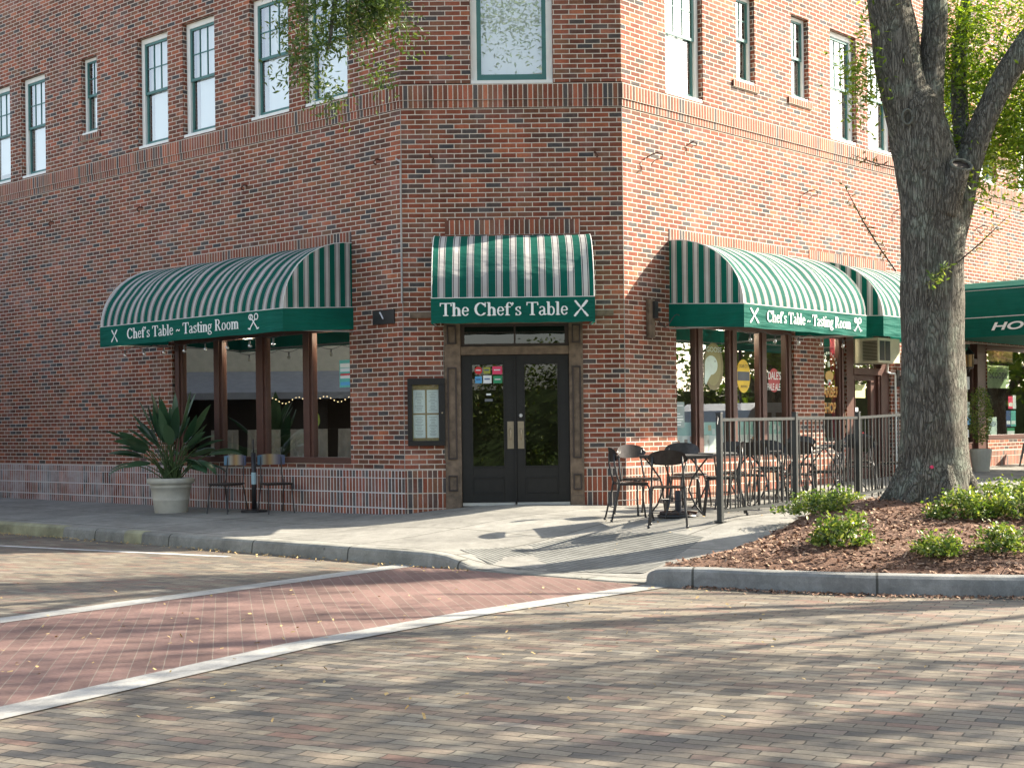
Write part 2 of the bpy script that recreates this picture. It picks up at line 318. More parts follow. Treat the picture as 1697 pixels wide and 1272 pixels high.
def barkmat():
    m, n, b = mat('bark'); L = n.links.new
    tc = N(n, 'ShaderNodeTexCoord'); mp = N(n, 'ShaderNodeMapping'); mp.inputs['Scale'].default_value = (1, 1, .16); L(tc.outputs['Object'], mp.inputs[0])
    v = N(n, 'ShaderNodeTexVoronoi', feature='DISTANCE_TO_EDGE', ins={'Scale': 30.0}); 
    no0 = N(n, 'ShaderNodeTexNoise', ins={'Scale': 8.0, 'Detail': 5.0}); L(mp.outputs[0], no0.inputs[0])
    vm = N(n, 'ShaderNodeVectorMath', operation='MULTIPLY_ADD'); vm.inputs[1].default_value = (.25, .25, .25); L(no0.outputs['Color'], vm.inputs[0]); L(mp.outputs[0], vm.inputs[2]); L(vm.outputs[0], v.inputs['Vector'])
    no = N(n, 'ShaderNodeTexNoise', ins={'Scale': 26.0, 'Detail': 10.0, 'Roughness': .8}); L(mp.outputs[0], no.inputs[0])
    li = N(n, 'ShaderNodeTexNoise', ins={'Scale': 3.2, 'Detail': 8.0, 'Roughness': .72}); L(tc.outputs['Object'], li.inputs[0])
    r = N(n, 'ShaderNodeValToRGB'); e = r.color_ramp.elements; e[0].position = .3; e[0].color = (.06, .056, .050, 1); e[1].position = .70; e[1].color = (.28, .265, .225, 1)
    L(no.outputs['Fac'], r.inputs[0])
    r2 = N(n, 'ShaderNodeValToRGB'); r2.color_ramp.elements[0].position = .5; r2.color_ramp.elements[1].position = .66; L(li.outputs['Fac'], r2.inputs[0])
    mx = N(n, 'ShaderNodeMix', data_type='RGBA'); L(r2.outputs[0], mx.inputs[0]); L(r.outputs[0], mx.inputs[6]); mx.inputs[7].default_value = (.26, .29, .24, 1)
    sk = N(n, 'ShaderNodeTexNoise', ins={'Scale': 48.0, 'Detail': 4.0, 'Roughness': .7}); L(tc.outputs['Object'], sk.inputs[0])
    kr = N(n, 'ShaderNodeMapRange', ins={'From Min': .60, 'From Max': .68, 'To Min': 0.0, 'To Max': .8}); L(sk.outputs['Fac'], kr.inputs[0])
    mk = N(n, 'ShaderNodeMix', data_type='RGBA'); L(kr.outputs[0], mk.inputs[0]); L(mx.outputs[2], mk.inputs[6]); mk.inputs[7].default_value = (.34, .36, .31, 1); mx = mk
    cr = N(n, 'ShaderNodeMapRange', ins={'From Min': .0, 'From Max': .16, 'To Min': .55, 'To Max': 1.0}); L(v.outputs['Distance'], cr.inputs[0])
    mu = N(n, 'ShaderNodeMix', data_type='RGBA', blend_type='MULTIPLY'); mu.inputs[0].default_value = 1; L(mx.outputs[2], mu.inputs[6]); L(cr.outputs[0], mu.inputs[7])
    L(mu.outputs[2], b.inputs['Base Color']); b.inputs['Roughness'].default_value = .95; b.inputs['Specular IOR Level'].default_value = .1
    ad = N(n, 'ShaderNodeMath', operation='MULTIPLY_ADD'); L(no.outputs['Fac'], ad.inputs[0]); ad.inputs[1].default_value = .6; L(cr.outputs[0], ad.inputs[2])
    bp = N(n, 'ShaderNodeBump', ins={'Strength': 1.0, 'Distance': .05}); L(ad.outputs[0], bp.inputs['Height']); L(bp.outputs[0], b.inputs['Normal'])
    return m
M['bark'] = barkmat()
M['mulch'] = plain('mulch_bed', (.12, .062, .038), .95, var=.6, scale=45, bump=1)
M['chip'] = leafmat('wood_chip', (.09, .045, .03), (.20, .11, .07), (.42, .29, .20), trans=0.0, rough=.9)
def emis(name, col, s):
    m, n, b = mat(name); b.inputs['Emission Color'].default_value = (*col, 1); b.inputs['Emission Strength'].default_value = s; b.inputs['Base Color'].default_value = (*col, 1); return m
M['bulb_lit'] = emis('lit_bulb', (1, .75, .4), 1.2)
M['bulb'] = glassmat('clear_bulb', tint=(.85, .85, .8), refl=.25)
def tilemat():
    m, n, b = mat('coloured_square_screen'); L = n.links.new
    uv = N(n, 'ShaderNodeUVMap')
    v = N(n, 'ShaderNodeTexVoronoi', distance='CHEBYCHEV', ins={'Scale': 6.0, 'Randomness': .9}); L(uv.outputs[0], v.inputs['Vector'])
    lt = N(n, 'ShaderNodeMath', operation='LESS_THAN'); lt.inputs[1].default_value = .25; L(v.outputs['Distance'], lt.inputs[0])
    sx = N(n, 'ShaderNodeSeparateXYZ'); L(uv.outputs[0], sx.inputs[0])
    r = N(n, 'ShaderNodeValToRGB'); e = r.color_ramp.elements; r.color_ramp.interpolation = 'CONSTANT'
    e[0].color = (.8, .82, .78, 1); e[1].position = .5; e[1].color = (.60, .22, .04, 1); q = e.new(.35); q.color = (.60, .40, .10, 1); q = e.new(.7); q.color = (.25, .14, .05, 1); q = e.new(.8); q.color = (.62, .66, .62, 1)
    sc = N(n, 'ShaderNodeSeparateColor'); L(v.outputs['Color'], sc.inputs[0]); L(sc.outputs[0], r.inputs[0])
    ge = N(n, 'ShaderNodeMath', operation='GREATER_THAN'); ge.inputs[1].default_value = 1.30; L(sx.outputs[1], ge.inputs[0])
    bgc = N(n, 'ShaderNodeMix', data_type='RGBA'); L(ge.outputs[0], bgc.inputs[0]); bgc.inputs[6].default_value = (.82, .84, .80, 1); bgc.inputs[7].default_value = (.35, .60, .52, 1)
    mx = N(n, 'ShaderNodeMix', data_type='RGBA'); L(lt.outputs[0], mx.inputs[0]); L(bgc.outputs[2], mx.inputs[6]); L(r.outputs[0], mx.inputs[7])
    L(mx.outputs[2], b.inputs['Base Color']); return m
M['tiles'] = tilemat()
def canvas(m, amt=.3):
    n = m.node_tree; b = n.nodes['Principled BSDF']; src = b.inputs['Base Color'].links[0].from_socket
    hs = N(n, 'ShaderNodeHueSaturation', ins={'Saturation': 1.1, 'Value': 1.5}); n.links.new(src, hs.inputs['Color'])
    t = N(n, 'ShaderNodeBsdfTranslucent'); n.links.new(hs.outputs[0], t.inputs[0]); mx = N(n, 'ShaderNodeMixShader'); mx.inputs[0].default_value = amt
    n.links.new(b.outputs[0], mx.inputs[1]); n.links.new(t.outputs[0], mx.inputs[2]); n.links.new(mx.outputs[0], n.nodes['Material Output'].inputs[0])
    no = N(n, 'ShaderNodeTexNoise', ins={'Scale': 5.0, 'Detail': 3.0}); bp = N(n, 'ShaderNodeBump', ins={'Strength': .6, 'Distance': .06}); n.links.new(no.outputs['Fac'], bp.inputs['Height']); n.links.new(bp.outputs[0], b.inputs['Normal'])
canvas(M['stripe']); canvas(M['green'], .2)
# ---------------------------------------------------------------- raster lettering with a broad nib (serif faces)
def arc(cx, cy, rx, ry, a0, a1, n=18):
    return [(cx + rx * math.cos(math.radians(a0 + (a1 - a0) * i / n)), cy + ry * math.sin(math.radians(a0 + (a1 - a0) * i / n))) for i in range(n + 1)]
TH = (.042, .034); ST = (.094, .034)
def serif(x0, x1, y): return ([(x0, y), (x1, y)], TH)
GL = {
 'T': (.86, [([(.43, .03), (.43, .95)], ST), ([(.06, .96), (.8, .96)], TH), ([(.05, .96), (.04, .76)], TH), ([(.81, .96), (.82, .76)], TH), serif(.27, .59, .03)]),
 'C': (.92, [(arc(.47, .5, .36, .46, 40, 320), ST), ([(.8, .97), (.8, .68)], TH)]),
 'h': (.68, [([(.16, .02), (.16, .97)], ST), serif(.03, .16, .97), (arc(.34, .43, .18, .2, 165, 0) + [(.52, .03)], ST), serif(.04, .28, .03), serif(.4, .64, .03)]),
 'e': (.60, [([(.13, .37), (.48, .37)], TH), (arc(.31, .34, .2, .31, 8, 325), (.06, .03))]),
 'f': (.45, [([(.19, .03), (.19, .78)], ST), (arc(.34, .78, .15, .19, 180, 25), (.055, .03)), ([(.03, .64), (.40, .64)], TH), serif(.06, .34, .03)]),
 "'": (.28, [([(.13, .93), (.14, .88)], (.065, .06)), ([(.15, .88), (.06, .74)], TH)]),
 's': (.50, [(arc(.25, .5, .15, .13, 35, 230), (.06, .03)), ([(.15, .42), (.36, .27)], (.07, .03)), (arc(.25, .17, .16, .14, 40, -150), (.06, .03)), ([(.38, .64), (.38, .5)], TH), ([(.1, .17), (.1, .03)], TH)]),
 'a': (.60, [(arc(.24, .17, .14, .15, 60, 320), (.065, .03)), ([(.42, .5), (.42, .1), (.47, .03), (.55, .07)], (.068, .03)), (arc(.27, .49, .15, .15, 160, 0), (.05, .03)), ([(.42, .38), (.25, .32)], TH)]),
 'b': (.64, [([(.14, .04), (.14, .97)], ST), serif(.02, .14, .97), (arc(.33, .32, .2, .31, -160, 160), (.062, .03))]),
 'l': (.33, [([(.16, .02), (.16, .97)], ST), serif(.03, .16, .97), serif(.04, .29, .03)]),
 't': (.42, [([(.18, .15), (.18, .86)], ST), ([(.03, .64), (.36, .64)], TH), (arc(.29, .14, .11, .11, 180, 320), TH)]),
 'i': (.33, [([(.16, .02), (.16, .62)], ST), ([(.15, .88), (.17, .88)], (.07, .075)), serif(.03, .16, .63), serif(.04, .29, .03)]),
 'n': (.68, [([(.16, .02), (.16, .62)], ST), serif(.03, .16, .63), (arc(.34, .43, .18, .2, 165, 0) + [(.52, .03)], ST), serif(.04, .28, .03), serif(.4, .64, .03)]),
 'g': (.60, [(arc(.27, .44, .17, .19, 0, 360), (.06, .03)), (arc(.28, -.12, .22, .13, 0, 360), (.055, .03)), ([(.15, .28), (.12, .12), (.4, .04)], TH), ([(.4, .6), (.55, .62)], TH)]),
 'R': (.88, [([(.19, .03), (.19, .97)], ST), (arc(.36, .74, .24, .23, 90, -90), (.07, .03)), ([(.06, .97), (.36, .97)], TH), ([(.19, .51), (.36, .51)], TH), ([(.40, .5), (.7, .05)], (.08, .03)), serif(.05, .33, .03), serif(.62, .84, .03)]),
 'B': (.82, [([(.19, .03), (.19, .97)], ST), (arc(.38, .75, .21, .22, 90, -90), (.07, .03)), (arc(.4, .27, .25, .24, 90, -90), (.075, .03)), ([(.05, .97), (.38, .97)], TH), ([(.19, .52), (.4, .52)], TH), ([(.05, .03), (.4, .03)], TH)]),
 'o': (.62, [(arc(.31, .33, .21, .31, 0, 360), (.062, .03))]),
 'm': (1.0, [([(.16, .02), (.16, .62)], ST), serif(.03, .16, .63), (arc(.33, .43, .17, .2, 165, 0) + [(.5, .03)], ST), (arc(.66, .43, .17, .2, 165, 0) + [(.83, .03)], ST), serif(.04, .28, .03), serif(.39, .61, .03), serif(.72, .95, .03)]),
 'r': (.50, [([(.16, .02), (.16, .62)], ST), serif(.03, .16, .63), (arc(.33, .47, .14, .15, 150, 60), (.055, .04)), serif(.04, .3, .03)]),
 'S': (.66, [(arc(.33, .73, .2, .22, 30, 230), (.065, .03)), ([(.2, .6), (.45, .42)], (.08, .03)), (arc(.33, .26, .22, .22, 40, -150), (.065, .03))]),
 'p': (.64, [([(.15, -.3), (.15, .62)], ST), serif(.02, .15, .63), (arc(.34, .33, .19, .3, -160, 160), (.06, .03)), serif(.03, .28, -.3)]),
 '~': (.62, [([(.08, .30), (.14, .40), (.24, .42), (.36, .34), (.46, .32), (.53, .42)], (.04, .045))]),
 ' ': (.34, []),
 # crossed knife and spoon, crossed whisk and spatula
 '#': (1.0, [([(.12, .02), (.62, .62)], (.04, .04)), ([(.62, .62), (.86, .92)], (.085, .07)), ([(.9, .02), (.4, .62)], (.04, .04)), ([(.4, .62), (.16, .92)], (.065, .06)), ([(.12, .02), (.3, .24)], (.07, .06)), ([(.9, .02), (.72, .24)], (.07, .06))]),
 '%': (1.0, [([(.2, .0), (.6, .6)], (.04, .04)), (arc(.72, .78, .14, .2, 0, 360), (.035, .035)), ([(.8, .0), (.4, .6)], (.04, .04)), (arc(.28, .78, .15, .17, 0, 360), (.035, .035)), ([(.28, .64), (.28, .94)], (.02, .02)), ([(.2, .66), (.36, .92)], (.02, .02)), ([(.08, .02), (.22, -.04)], (.04, .04)), ([(.78, -.04), (.92, .02)], (.04, .04))]),
}
def raster_text(mb, fr, txt, s_left, s_right, z0, h, off, cell=.004, zslope=0.0, m=0):
    """letters run from s_left to s_right (either direction) on frame fr, cap height h, standing at offset off"""
    W = sum(GL[c][0] for c in txt); sx = abs(s_right - s_left) / W; sg = 1 if s_right > s_left else -1
    x = 0
    for c in txt:
        adv, st = GL[c]
        if st:
            nx = int((adv + .2) * sx / cell); ny = int(1.45 * h / cell)
            X = (np.arange(nx) + .5) * cell / sx - .1; Y = (np.arange(ny) + .5) * cell / h - .36
            XX, YY = np.meshgrid(X, Y); mask = np.zeros_like(XX, bool)
            for pts, (nw, nh) in st:
                for (ax, ay), (bx, by) in zip(pts, pts[1:]):
                    px = (XX - ax) / nw; py = (YY - ay) / nh; dx = (bx - ax) / nw; dy = (by - ay) / nh
                    L2 = dx * dx + dy * dy + 1e-9; t = np.clip((px * dx + py * dy) / L2, 0, 1)
                    mask |= ((px - t * dx) ** 2 + (py - t * dy) ** 2) < 1
            for j in range(ny):
                row = np.flatnonzero(np.diff(np.concatenate([[0], mask[j].astype(int), [0]])))
                for a, b in zip(row[::2], row[1::2]):
                    u0 = s_left + sg * (x * sx + (X[a] - .5 * cell / sx) * sx); u1 = s_left + sg * (x * sx + (X[b - 1] + .5 * cell / sx) * sx)
                    za = z0 + (j * cell) - .36 * h; zb = za + cell
                    mb.face([fr.pt(u0, za, off), fr.pt(u1, za, off), fr.pt(u1, zb, off), fr.pt(u0, zb, off)], m=m)
        x += adv
def font_text(name, txt, fr, s0, s1, z0, h, off, mt, parent, shear=0, thick=.002, flip=None, bold=0.0):
    cu = bpy.data.curves.new(name, 'FONT'); cu.body = txt; cu.size = 1; cu.shear = shear; cu.extrude = 0; cu.offset = bold
    ob = bpy.data.objects.new('tmp', cu); C.collection.objects.link(ob)
    dg = bpy.context.evaluated_depsgraph_get(); me = bpy.data.meshes.new_from_object(ob.evaluated_get(dg))
    bpy.data.objects.remove(ob); bpy.data.curves.remove(cu); me.name = name
    vs = [v.co.copy() for v in me.vertices]
    x0 = min(v.x for v in vs); x1 = max(v.x for v in vs); y0 = min(v.y for v in vs); y1 = max(v.y for v in vs)
    for v in me.vertices:
        a = (v.co.x - x0) / (x1 - x0); b = (v.co.y - y0) / (y1 - y0)
        v.co = Vector(fr.pt(s0 + (s1 - s0) * a, z0 + h * b, off))
    me.materials.clear(); me.materials.append(mt)
    o = bpy.data.objects.new(name, me); C.collection.objects.link(o); o.parent = parent
    return o
# ---------------------------------------------------------------- ground heights (thin plate through surveyed levels)
CT = [(-20, 32, .15), (-12, 24.9, .155), (-7.6, 21.1, .155), (-5.1, 18.8, .155), (-3.3, 17.15, .155), (-1.68, 15.72, .155), (-.9, 14.98, .145), (-.3, 14.42, .008), (.45, 13.75, .008), (1.2, 13.05, .008),
      (-.9, 15.6, .16), (0, 15.4, .10), (.9, 14.9, .10), (1.5, 14.3, .09), (1.0, 16.0, .21), (-1.55, 19.75, .26), (-2.6, 20.8, .24), (-3.7, 21.8, .23), (-6.3, 24.2, .222), (-10, 27.5, .222), (-17, 34, .22), (-.9, 19.6, .335), (0, 19.7, .385), (1, 19.7, .365), (1.58, 19.7, .345),
      (3.6, 22, .40), (5.6, 24.2, .46), (8.8, 27.6, .55), (12.5, 31.5, .60), (18, 37, .65), (2.34, 16.05, .36), (3.52, 17.67, .37), (4.69, 19.28, .378), (5.9, 20.9, .43), (1.4, 16.8, .33), (1.0, 17.8, .33), (0, 17.5, .30), (-2, 18, .19), (-4.3, 20, .19),
      (1.7, 12.95, .12), (2.8, 12.3, .12), (4.2, 11.9, .12), (8, 11.5, .12), (15, 11.3, .12), (30, 11, .12), (2.4, 14.6, .2), (6, 16, .3), (9, 20, .42), (14, 22, .45), (20, 26, .5)]
CTa = np.array(CT)
def _tps(d2): return np.where(d2 > 0, .5 * d2 * np.log(np.maximum(d2, 1e-12)), 0)
_n = len(CTa); _K = _tps(((CTa[:, None, :2] - CTa[None, :, :2]) ** 2).sum(-1)) + np.eye(_n) * .02
_P = np.hstack([np.ones((_n, 1)), CTa[:, :2]]); _A = np.block([[_K, _P], [_P.T, np.zeros((3, 3))]])
_w = np.linalg.solve(_A, np.concatenate([CTa[:, 2], np.zeros(3)]))
def zf(x, y):
    d2 = (x - CTa[:, 0]) ** 2 + (y - CTa[:, 1]) ** 2
    return float(_tps(d2) @ _w[:_n] + _w[_n] + _w[_n + 1] * x + _w[_n + 2] * y)
def inpoly(x, y, P):
    c = False; j = len(P) - 1
    for i in range(len(P)):
        if (P[i][1] > y) != (P[j][1] > y) and x < (P[j][0] - P[i][0]) * (y - P[i][1]) / (P[j][1] - P[i][1]) + P[i][0]: c = not c
        j = i
    return c
def dense(P, step, closed=True):
    out = []
    for i in range(len(P) if closed else len(P) - 1):
        a, b = Vector(P[i][:2]), Vector(P[(i + 1) % len(P)][:2]); k = max(1, int((b - a).length / step))
        out += [tuple(a + (b - a) * t / k) for t in range(k)]
    if not closed: out.append(tuple(P[-1][:2]))
    return out
def sheet(name, poly, zfun, m, step=.4, parent=None, jitter=0):
    B = dense(poly, step); xs = [p[0] for p in B]; ys = [p[1] for p in B]; pts = list(B)
    x = min(xs) + step / 2
    while x < max(xs):
        y = min(ys) + step / 2
        while y < max(ys):
            q = (x + rnd.uniform(-.3, .3) * step, y + rnd.uniform(-.3, .3) * step)
            if inpoly(*q, poly): pts.append(q)
            y += step
        x += step
    r = delaunay_2d_cdt([Vector(p) for p in pts], [], [list(range(len(B)))], 1, 1e-5)
    mb = MB(); mb.v = [(v.x, v.y, zfun(v.x, v.y)) for v in r[0]]
    for f in r[2]: mb.f.append(list(f)); mb.uv.append([(0, 0)] * len(f)); mb.m.append(0)
    return mb.build(name, m, parent, smooth=True)
# street, crossing, bands
KD = Vector((-.7455, .6665)); K0 = Vector((-.73, 14.78))     # kerb line
def kp(t, o=0):      # t metres along the kerb (positive = away to the left), o metres towards the building
    q = K0 + KD * t + Vector((.6665, .7455)) * o; return (q.x, q.y)
def quad(name, P, z, m, **k):
    mb = MB(); mb.face([(p[0], p[1], z) for p in P]); o = mb.build(name, m); return tag(o, kind='structure')
quad('street', [(-150, -150), (150, -150), (150, 150), (-150, 150)], 0, M['paver'])
d1 = Vector((.565, .825)).normalized(); d2 = Vector((.598, .8015)).normalized()
b1 = [Vector((-1.12, 15.12)), Vector((-2.735, 12.80)), Vector((-3.99, 11.02)), Vector((-7.0, 6.7)), Vector((-10, 2.3))]
b2 = [Vector((1.28, 12.86)), Vector((-.25, 11.2)), Vector((-1.44, 9.58)), Vector((-2.67, 7.37)), Vector((-4.9, 3.2)), Vector((-6.5, 0.0))]
cw = MB(); cw.face([(*p, .004) for p in [*b1, *b2[::-1]]]); tag(cw.build('crosswalk', M['crossing']), kind='structure')
def strip(name, pts, wd, z, m):
    P = [Vector(p) for p in pts]; q = []
    for i in range(len(P) - 1):      # smooth the path a little
        q += [P[i] + (P[i + 1] - P[i]) * t / 4 for t in range(4)]
    q.append(P[-1]); mb = MB(); L_, R_ = [], []
    for i, p in enumerate(q):
        t = (q[min(i + 1, len(q) - 1)] - q[max(0, i - 1)]).normalized(); n = Vector((-t.y, t.x)); L_.append(p + n * wd / 2); R_.append(p - n * wd / 2)
    for i in range(len(q) - 1): mb.face([(*L_[i], z), (*L_[i + 1], z), (*R_[i + 1], z), (*R_[i], z)])
    return tag(mb.build(name, m), kind='structure')
strip('crosswalk_band', b1, .27, .008, M['band']); strip('crosswalk_band', b2, .27, .008, M['band'])
strip('parking_line', [(-10, 21.7), (-6.67, 18.45), (-4.53, 17.17), (-3.3, 16.45)], .12, .004, M['paint_line'])
# pavement
pave = [kp(28, .12), kp(.2, .12), kp(-.42, .10), kp(-.45, .02), kp(-2.62, .02), (1.3, 12.98), (1.8, 12.98), (2.8, 12.32), (4.2, 11.92), (8, 11.5), (15, 11.3), (40, 11), (44, 60), (19, 40), FR.pt(14, 0, -.3)[:2], FR.pt(5, 0, -.3)[:2], FR.pt(.3, 0, -.3)[:2], (1.2, 20.0), (-1.2, 20.0), FL.pt(.3, 0, -.3)[:2], FL.pt(8, 0, -.3)[:2], FL.pt(24, 0, -.3)[:2]]
tag(sheet('pavement', pave, lambda x, y: max(zf(x, y), .006) if True else 0, M['walk'], .45), kind='structure')
# grooved ramp panel
gp = [(-.58, 15.40), (.95, 16.25), (1.75, 15.75), (2.05, 15.3), (1.25, 13.62), (.2, 14.25), (-.22, 14.66)]
tag(sheet('ramp_paving', gp, lambda x, y: max(zf(x, y), .006) + .005, M['groove'], .3), kind='structure')
# kerbs : profile swept along a path
def kerb(name, pts, tops, wid=.16, m=None, inner=.13, caps=True):
    P = [Vector(p) for p in pts]; mb = MB(); prev = None; rows = []
    for i, p in enumerate(P):
        t = (P[min(i + 1, len(P) - 1)] - P[max(0, i - 1)]).normalized(); n = Vector((-t.y, t.x)); h = tops[i]
        prof = [(0, -.02), (.012, h * .55), (.022, h - .03 * min(1, h / .1)), (.045, h - .008 * min(1, h / .1)), (.075, h), (wid, h + .002), (wid, -.02)]
        rows.append([(p.x + n.x * a, p.y + n.y * a, z) for a, z in prof])
    for a, b in zip(rows, rows[1:]):
        for k in range(len(a) - 1): mb.face([a[k], b[k], b[k + 1], a[k + 1]])
    if caps: mb.face(rows[0]); mb.face(rows[-1][::-1])
    return tag(mb.build(name, m or M['kerb'], recalc=False), kind='structure')
lk = [kp(t) for t in [28, 24, 20, 16, 13, 11, 9, 7.5, 6, 4.5, 3, 2, 1.2, .6, .2, 0, -.2, -.35, -.5]]
kerb('kerb', lk, [.157] * 13 + [.155, .15, .13, .09, .045, .018])
kerb('kerb', [kp(-.5), kp(-1.2), kp(-1.9), kp(-2.62)], [.018, .014, .014, .014], wid=.3)
rk = [(1.235, 13.12), (1.20, 12.98), (1.26, 12.86), (1.40, 12.80), (1.71, 12.68), (2.2, 12.38), (2.81, 12.08), (3.5, 11.86), (4.2, 11.70), (5.2, 11.55), (6.5, 11.42), (9, 11.3), (16, 11.2), (30, 11)]
kerb('kerb', rk, [.10, .13, .155, .168] + [.172] * 10, wid=.17, m=M['kerb2'])
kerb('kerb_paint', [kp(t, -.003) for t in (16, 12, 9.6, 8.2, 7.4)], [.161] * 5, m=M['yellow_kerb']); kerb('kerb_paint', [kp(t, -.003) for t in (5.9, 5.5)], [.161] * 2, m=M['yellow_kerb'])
# planting bed
TREE = Vector((4.57, 15.5))
bed = [(1.36, 13.08), (1.5, 12.98), (1.8, 12.84), (2.25, 12.55), (2.85, 12.26), (3.55, 12.04), (4.25, 11.88), (5.2, 11.73), (6.5, 11.6), (9, 11.5), (13, 11.6), (14, 14), (12.5, 18), (9.2, 21.3), (7.6, 21.0), (5.9, 18.9), (4.6, 17.4), (3.5, 16.2), (2.86, 15.1), (2.2, 14.25), (1.72, 13.6)]
def edge_d(x, y, P):
    m = 9
    for i in range(len(P)):
        a = Vector(P[i]); b = Vector(P[(i + 1) % len(P)]); q = Vector((x, y)); t = max(0, min(1, (q - a).dot(b - a) / (b - a).length_squared)); m = min(m, (q - a - (b - a) * t).length)
    return m
def bedz(x, y):
    d = edge_d(x, y, bed); dt = math.hypot(x - TREE.x, y - TREE.y)
    base = max(zf(x, y), .135) + .02
    return base + .16 * (1 - math.exp(-d / .55)) + .16 * math.exp(-(dt / 1.6) ** 2) + .015 * math.sin(x * 7.3) * math.sin(y * 6.1)
mo = sheet('mulch_bed', bed, bedz, M['mulch'], .16); tag(mo, kind='structure')
mb = MB()
def chip(mb, x, y, z, l, wd):
    a = rnd.uniform(0, 6.28); e = rnd.gauss(0, .35); r = rnd.gauss(0, .4)
    u = Vector((math.cos(a) * math.cos(e), math.sin(a) * math.cos(e), math.sin(e))) * l / 2; v = Vector((-math.sin(a), math.cos(a), r)).normalized() * wd / 2
    p = Vector((x, y, z)); mb.face([p - u - v, p + u - v * .6, p + u * .9 + v, p - u * .8 + v])
k = 0
while k < 15000:
    x = rnd.uniform(1.3, 8); y = rnd.uniform(11.6, 19)
    if y > 15 and rnd.random() < .5: continue
    if inpoly(x, y, bed):
        chip(mb, x, y, bedz(x, y) + rnd.uniform(.002, .018), rnd.uniform(.02, .075), rnd.uniform(.010, .028)); k += 1
for k in range(1500):       # spill along the gutter
    t = rnd.random(); x = 1.5 + 5 * t; i = [j for j in range(len(rk) - 1) if rk[j][0] <= x <= rk[j + 1][0] and j > 2]
    if i:
        a, b = rk[i[0]], rk[i[0] + 1]; y = a[1] + (b[1] - a[1]) * (x - a[0]) / (b[0] - a[0]) - abs(rnd.gauss(.02, .10))
        chip(mb, x, y, .008 + rnd.random() * .012, rnd.uniform(.015, .045), rnd.uniform(.008, .018))
tag(mb.build('mulch_chips', M['chip']), 'loose reddish brown wood chips covering the planting bed', 'mulch', kind='stuff')
# fallen leaves
mb = MB()
for k in range(900):
    if k < 200: x, y = rnd.uniform(-5, 3), rnd.uniform(7, 14)
    elif k < 760: t = rnd.uniform(-.5, 12); x, y = kp(t, -abs(rnd.gauss(.03, .14)))
    elif k < 820: x, y = rnd.uniform(-3.5, 0), rnd.uniform(7, 11)
    else: x, y = rnd.uniform(1, 4.5), rnd.uniform(15, 20)
    z = .014 if y < 15 or k < 760 else zf(x, y) + .008
    chip(mb, x, y, z + .004, rnd.uniform(.018, .038), rnd.uniform(.010, .02))
tag(mb.build('fallen_leaves', M['leafyellow']), 'small dry tan leaves scattered over the street and gutter', 'leaves', kind='stuff')
# ---------------------------------------------------------------- building
B = thing('brick_building', 'red brick corner building with cut-off corner entrance and green awnings', 'building', (0, 19.8, 0))
B.location = (0, 0, 0)
ZT = 11.0
Lh = [(1.11, 2.08, 6.26, 8.13), (2.45, 3.40, 6.26, 8.13), (4.32, 5.20, 6.26, 8.13), (5.63, 6.52, 6.26, 8.13), (7.80, 8.32, 6.75, 8.12), (9.57, 10.45, 6.26, 8.13), (10.87, 11.78, 6.26, 8.13), (13.0, 13.9, 6.26, 8.13), (14.6, 15.5, 6.26, 8.13)]
Rh = [(1.04, 1.98, 6.26, 8.13), (2.88, 3.40, 6.75, 8.12), (4.48, 5.02, 6.75, 8.12), (5.72, 6.60, 6.26, 8.13), (7.00, 7.90, 6.26, 8.13), (10.0, 10.55, 6.75, 8.12), (11.42, 12.30, 6.26, 8.13), (13.40, 14.3, 6.26, 8.13), (15.6, 16.5, 6.26, 8.13)]
Fh = [(-.52, .63, 6.24, 8.13)]
Ls = [(1.13, 5.60, .96, 3.0)]; Fs = [(-.93, 1.0, .2, 2.97)]
Rs = [(1.22, 4.46, .96, 3.0), (5.40, 6.15, 1.06, 3.0), (6.15, 7.72, .3, 3.0), (10.75, 11.75, .3, 3.0), (11.75, 15.0, 1.10, 3.0)]
def wallrect(mb, fr, s0, s1, z0, z1, holes, soldier=None, o=0):
    S = sorted(set([s0, s1] + [h[i] for h in holes for i in (0, 1) if s0 < h[i] < s1])); Z = sorted(set([z0, z1] + [h[i] for h in holes for i in (2, 3) if z0 < h[i] < z1]))
    for a, b in zip(S, S[1:]):
        for c, d in zip(Z, Z[1:]):
            ms, mz = (a + b) / 2, (c + d) / 2
            if any(h[0] < ms < h[1] and h[2] < mz < h[3] for h in holes): continue
            P = [(a, c), (b, c), (b, d), (a, d)]
            mb.face([fr.pt(p[0], p[1], o) for p in P], [((p[1] - soldier), p[0]) if soldier is not None else p for p in P])
def reveals(mb, fr, h, dep, soldier=None, z0=None):
    a, b, c, d = h; c = max(c, z0) if z0 is not None else c
    for (p, q) in (((a, c), (a, d)), ((b, c), (b, d)), ((a, c), (b, c)), ((a, d), (b, d))):
        if p[0] == q[0]: uv = [(0.03, p[1]), (0.03, q[1]), (-dep + .03, q[1]), (-dep + .03, p[1])]
        else: uv = [(p[0], p[1]), (q[0], p[1]), (q[0], p[1] - dep), (p[0], p[1] - dep)]
        mb.face([fr.pt(*p, 0), fr.pt(*q, 0), fr.pt(*q, -dep), fr.pt(*p, -dep)], uv)
SL = {'L': 22.0, 'R': 24.0}
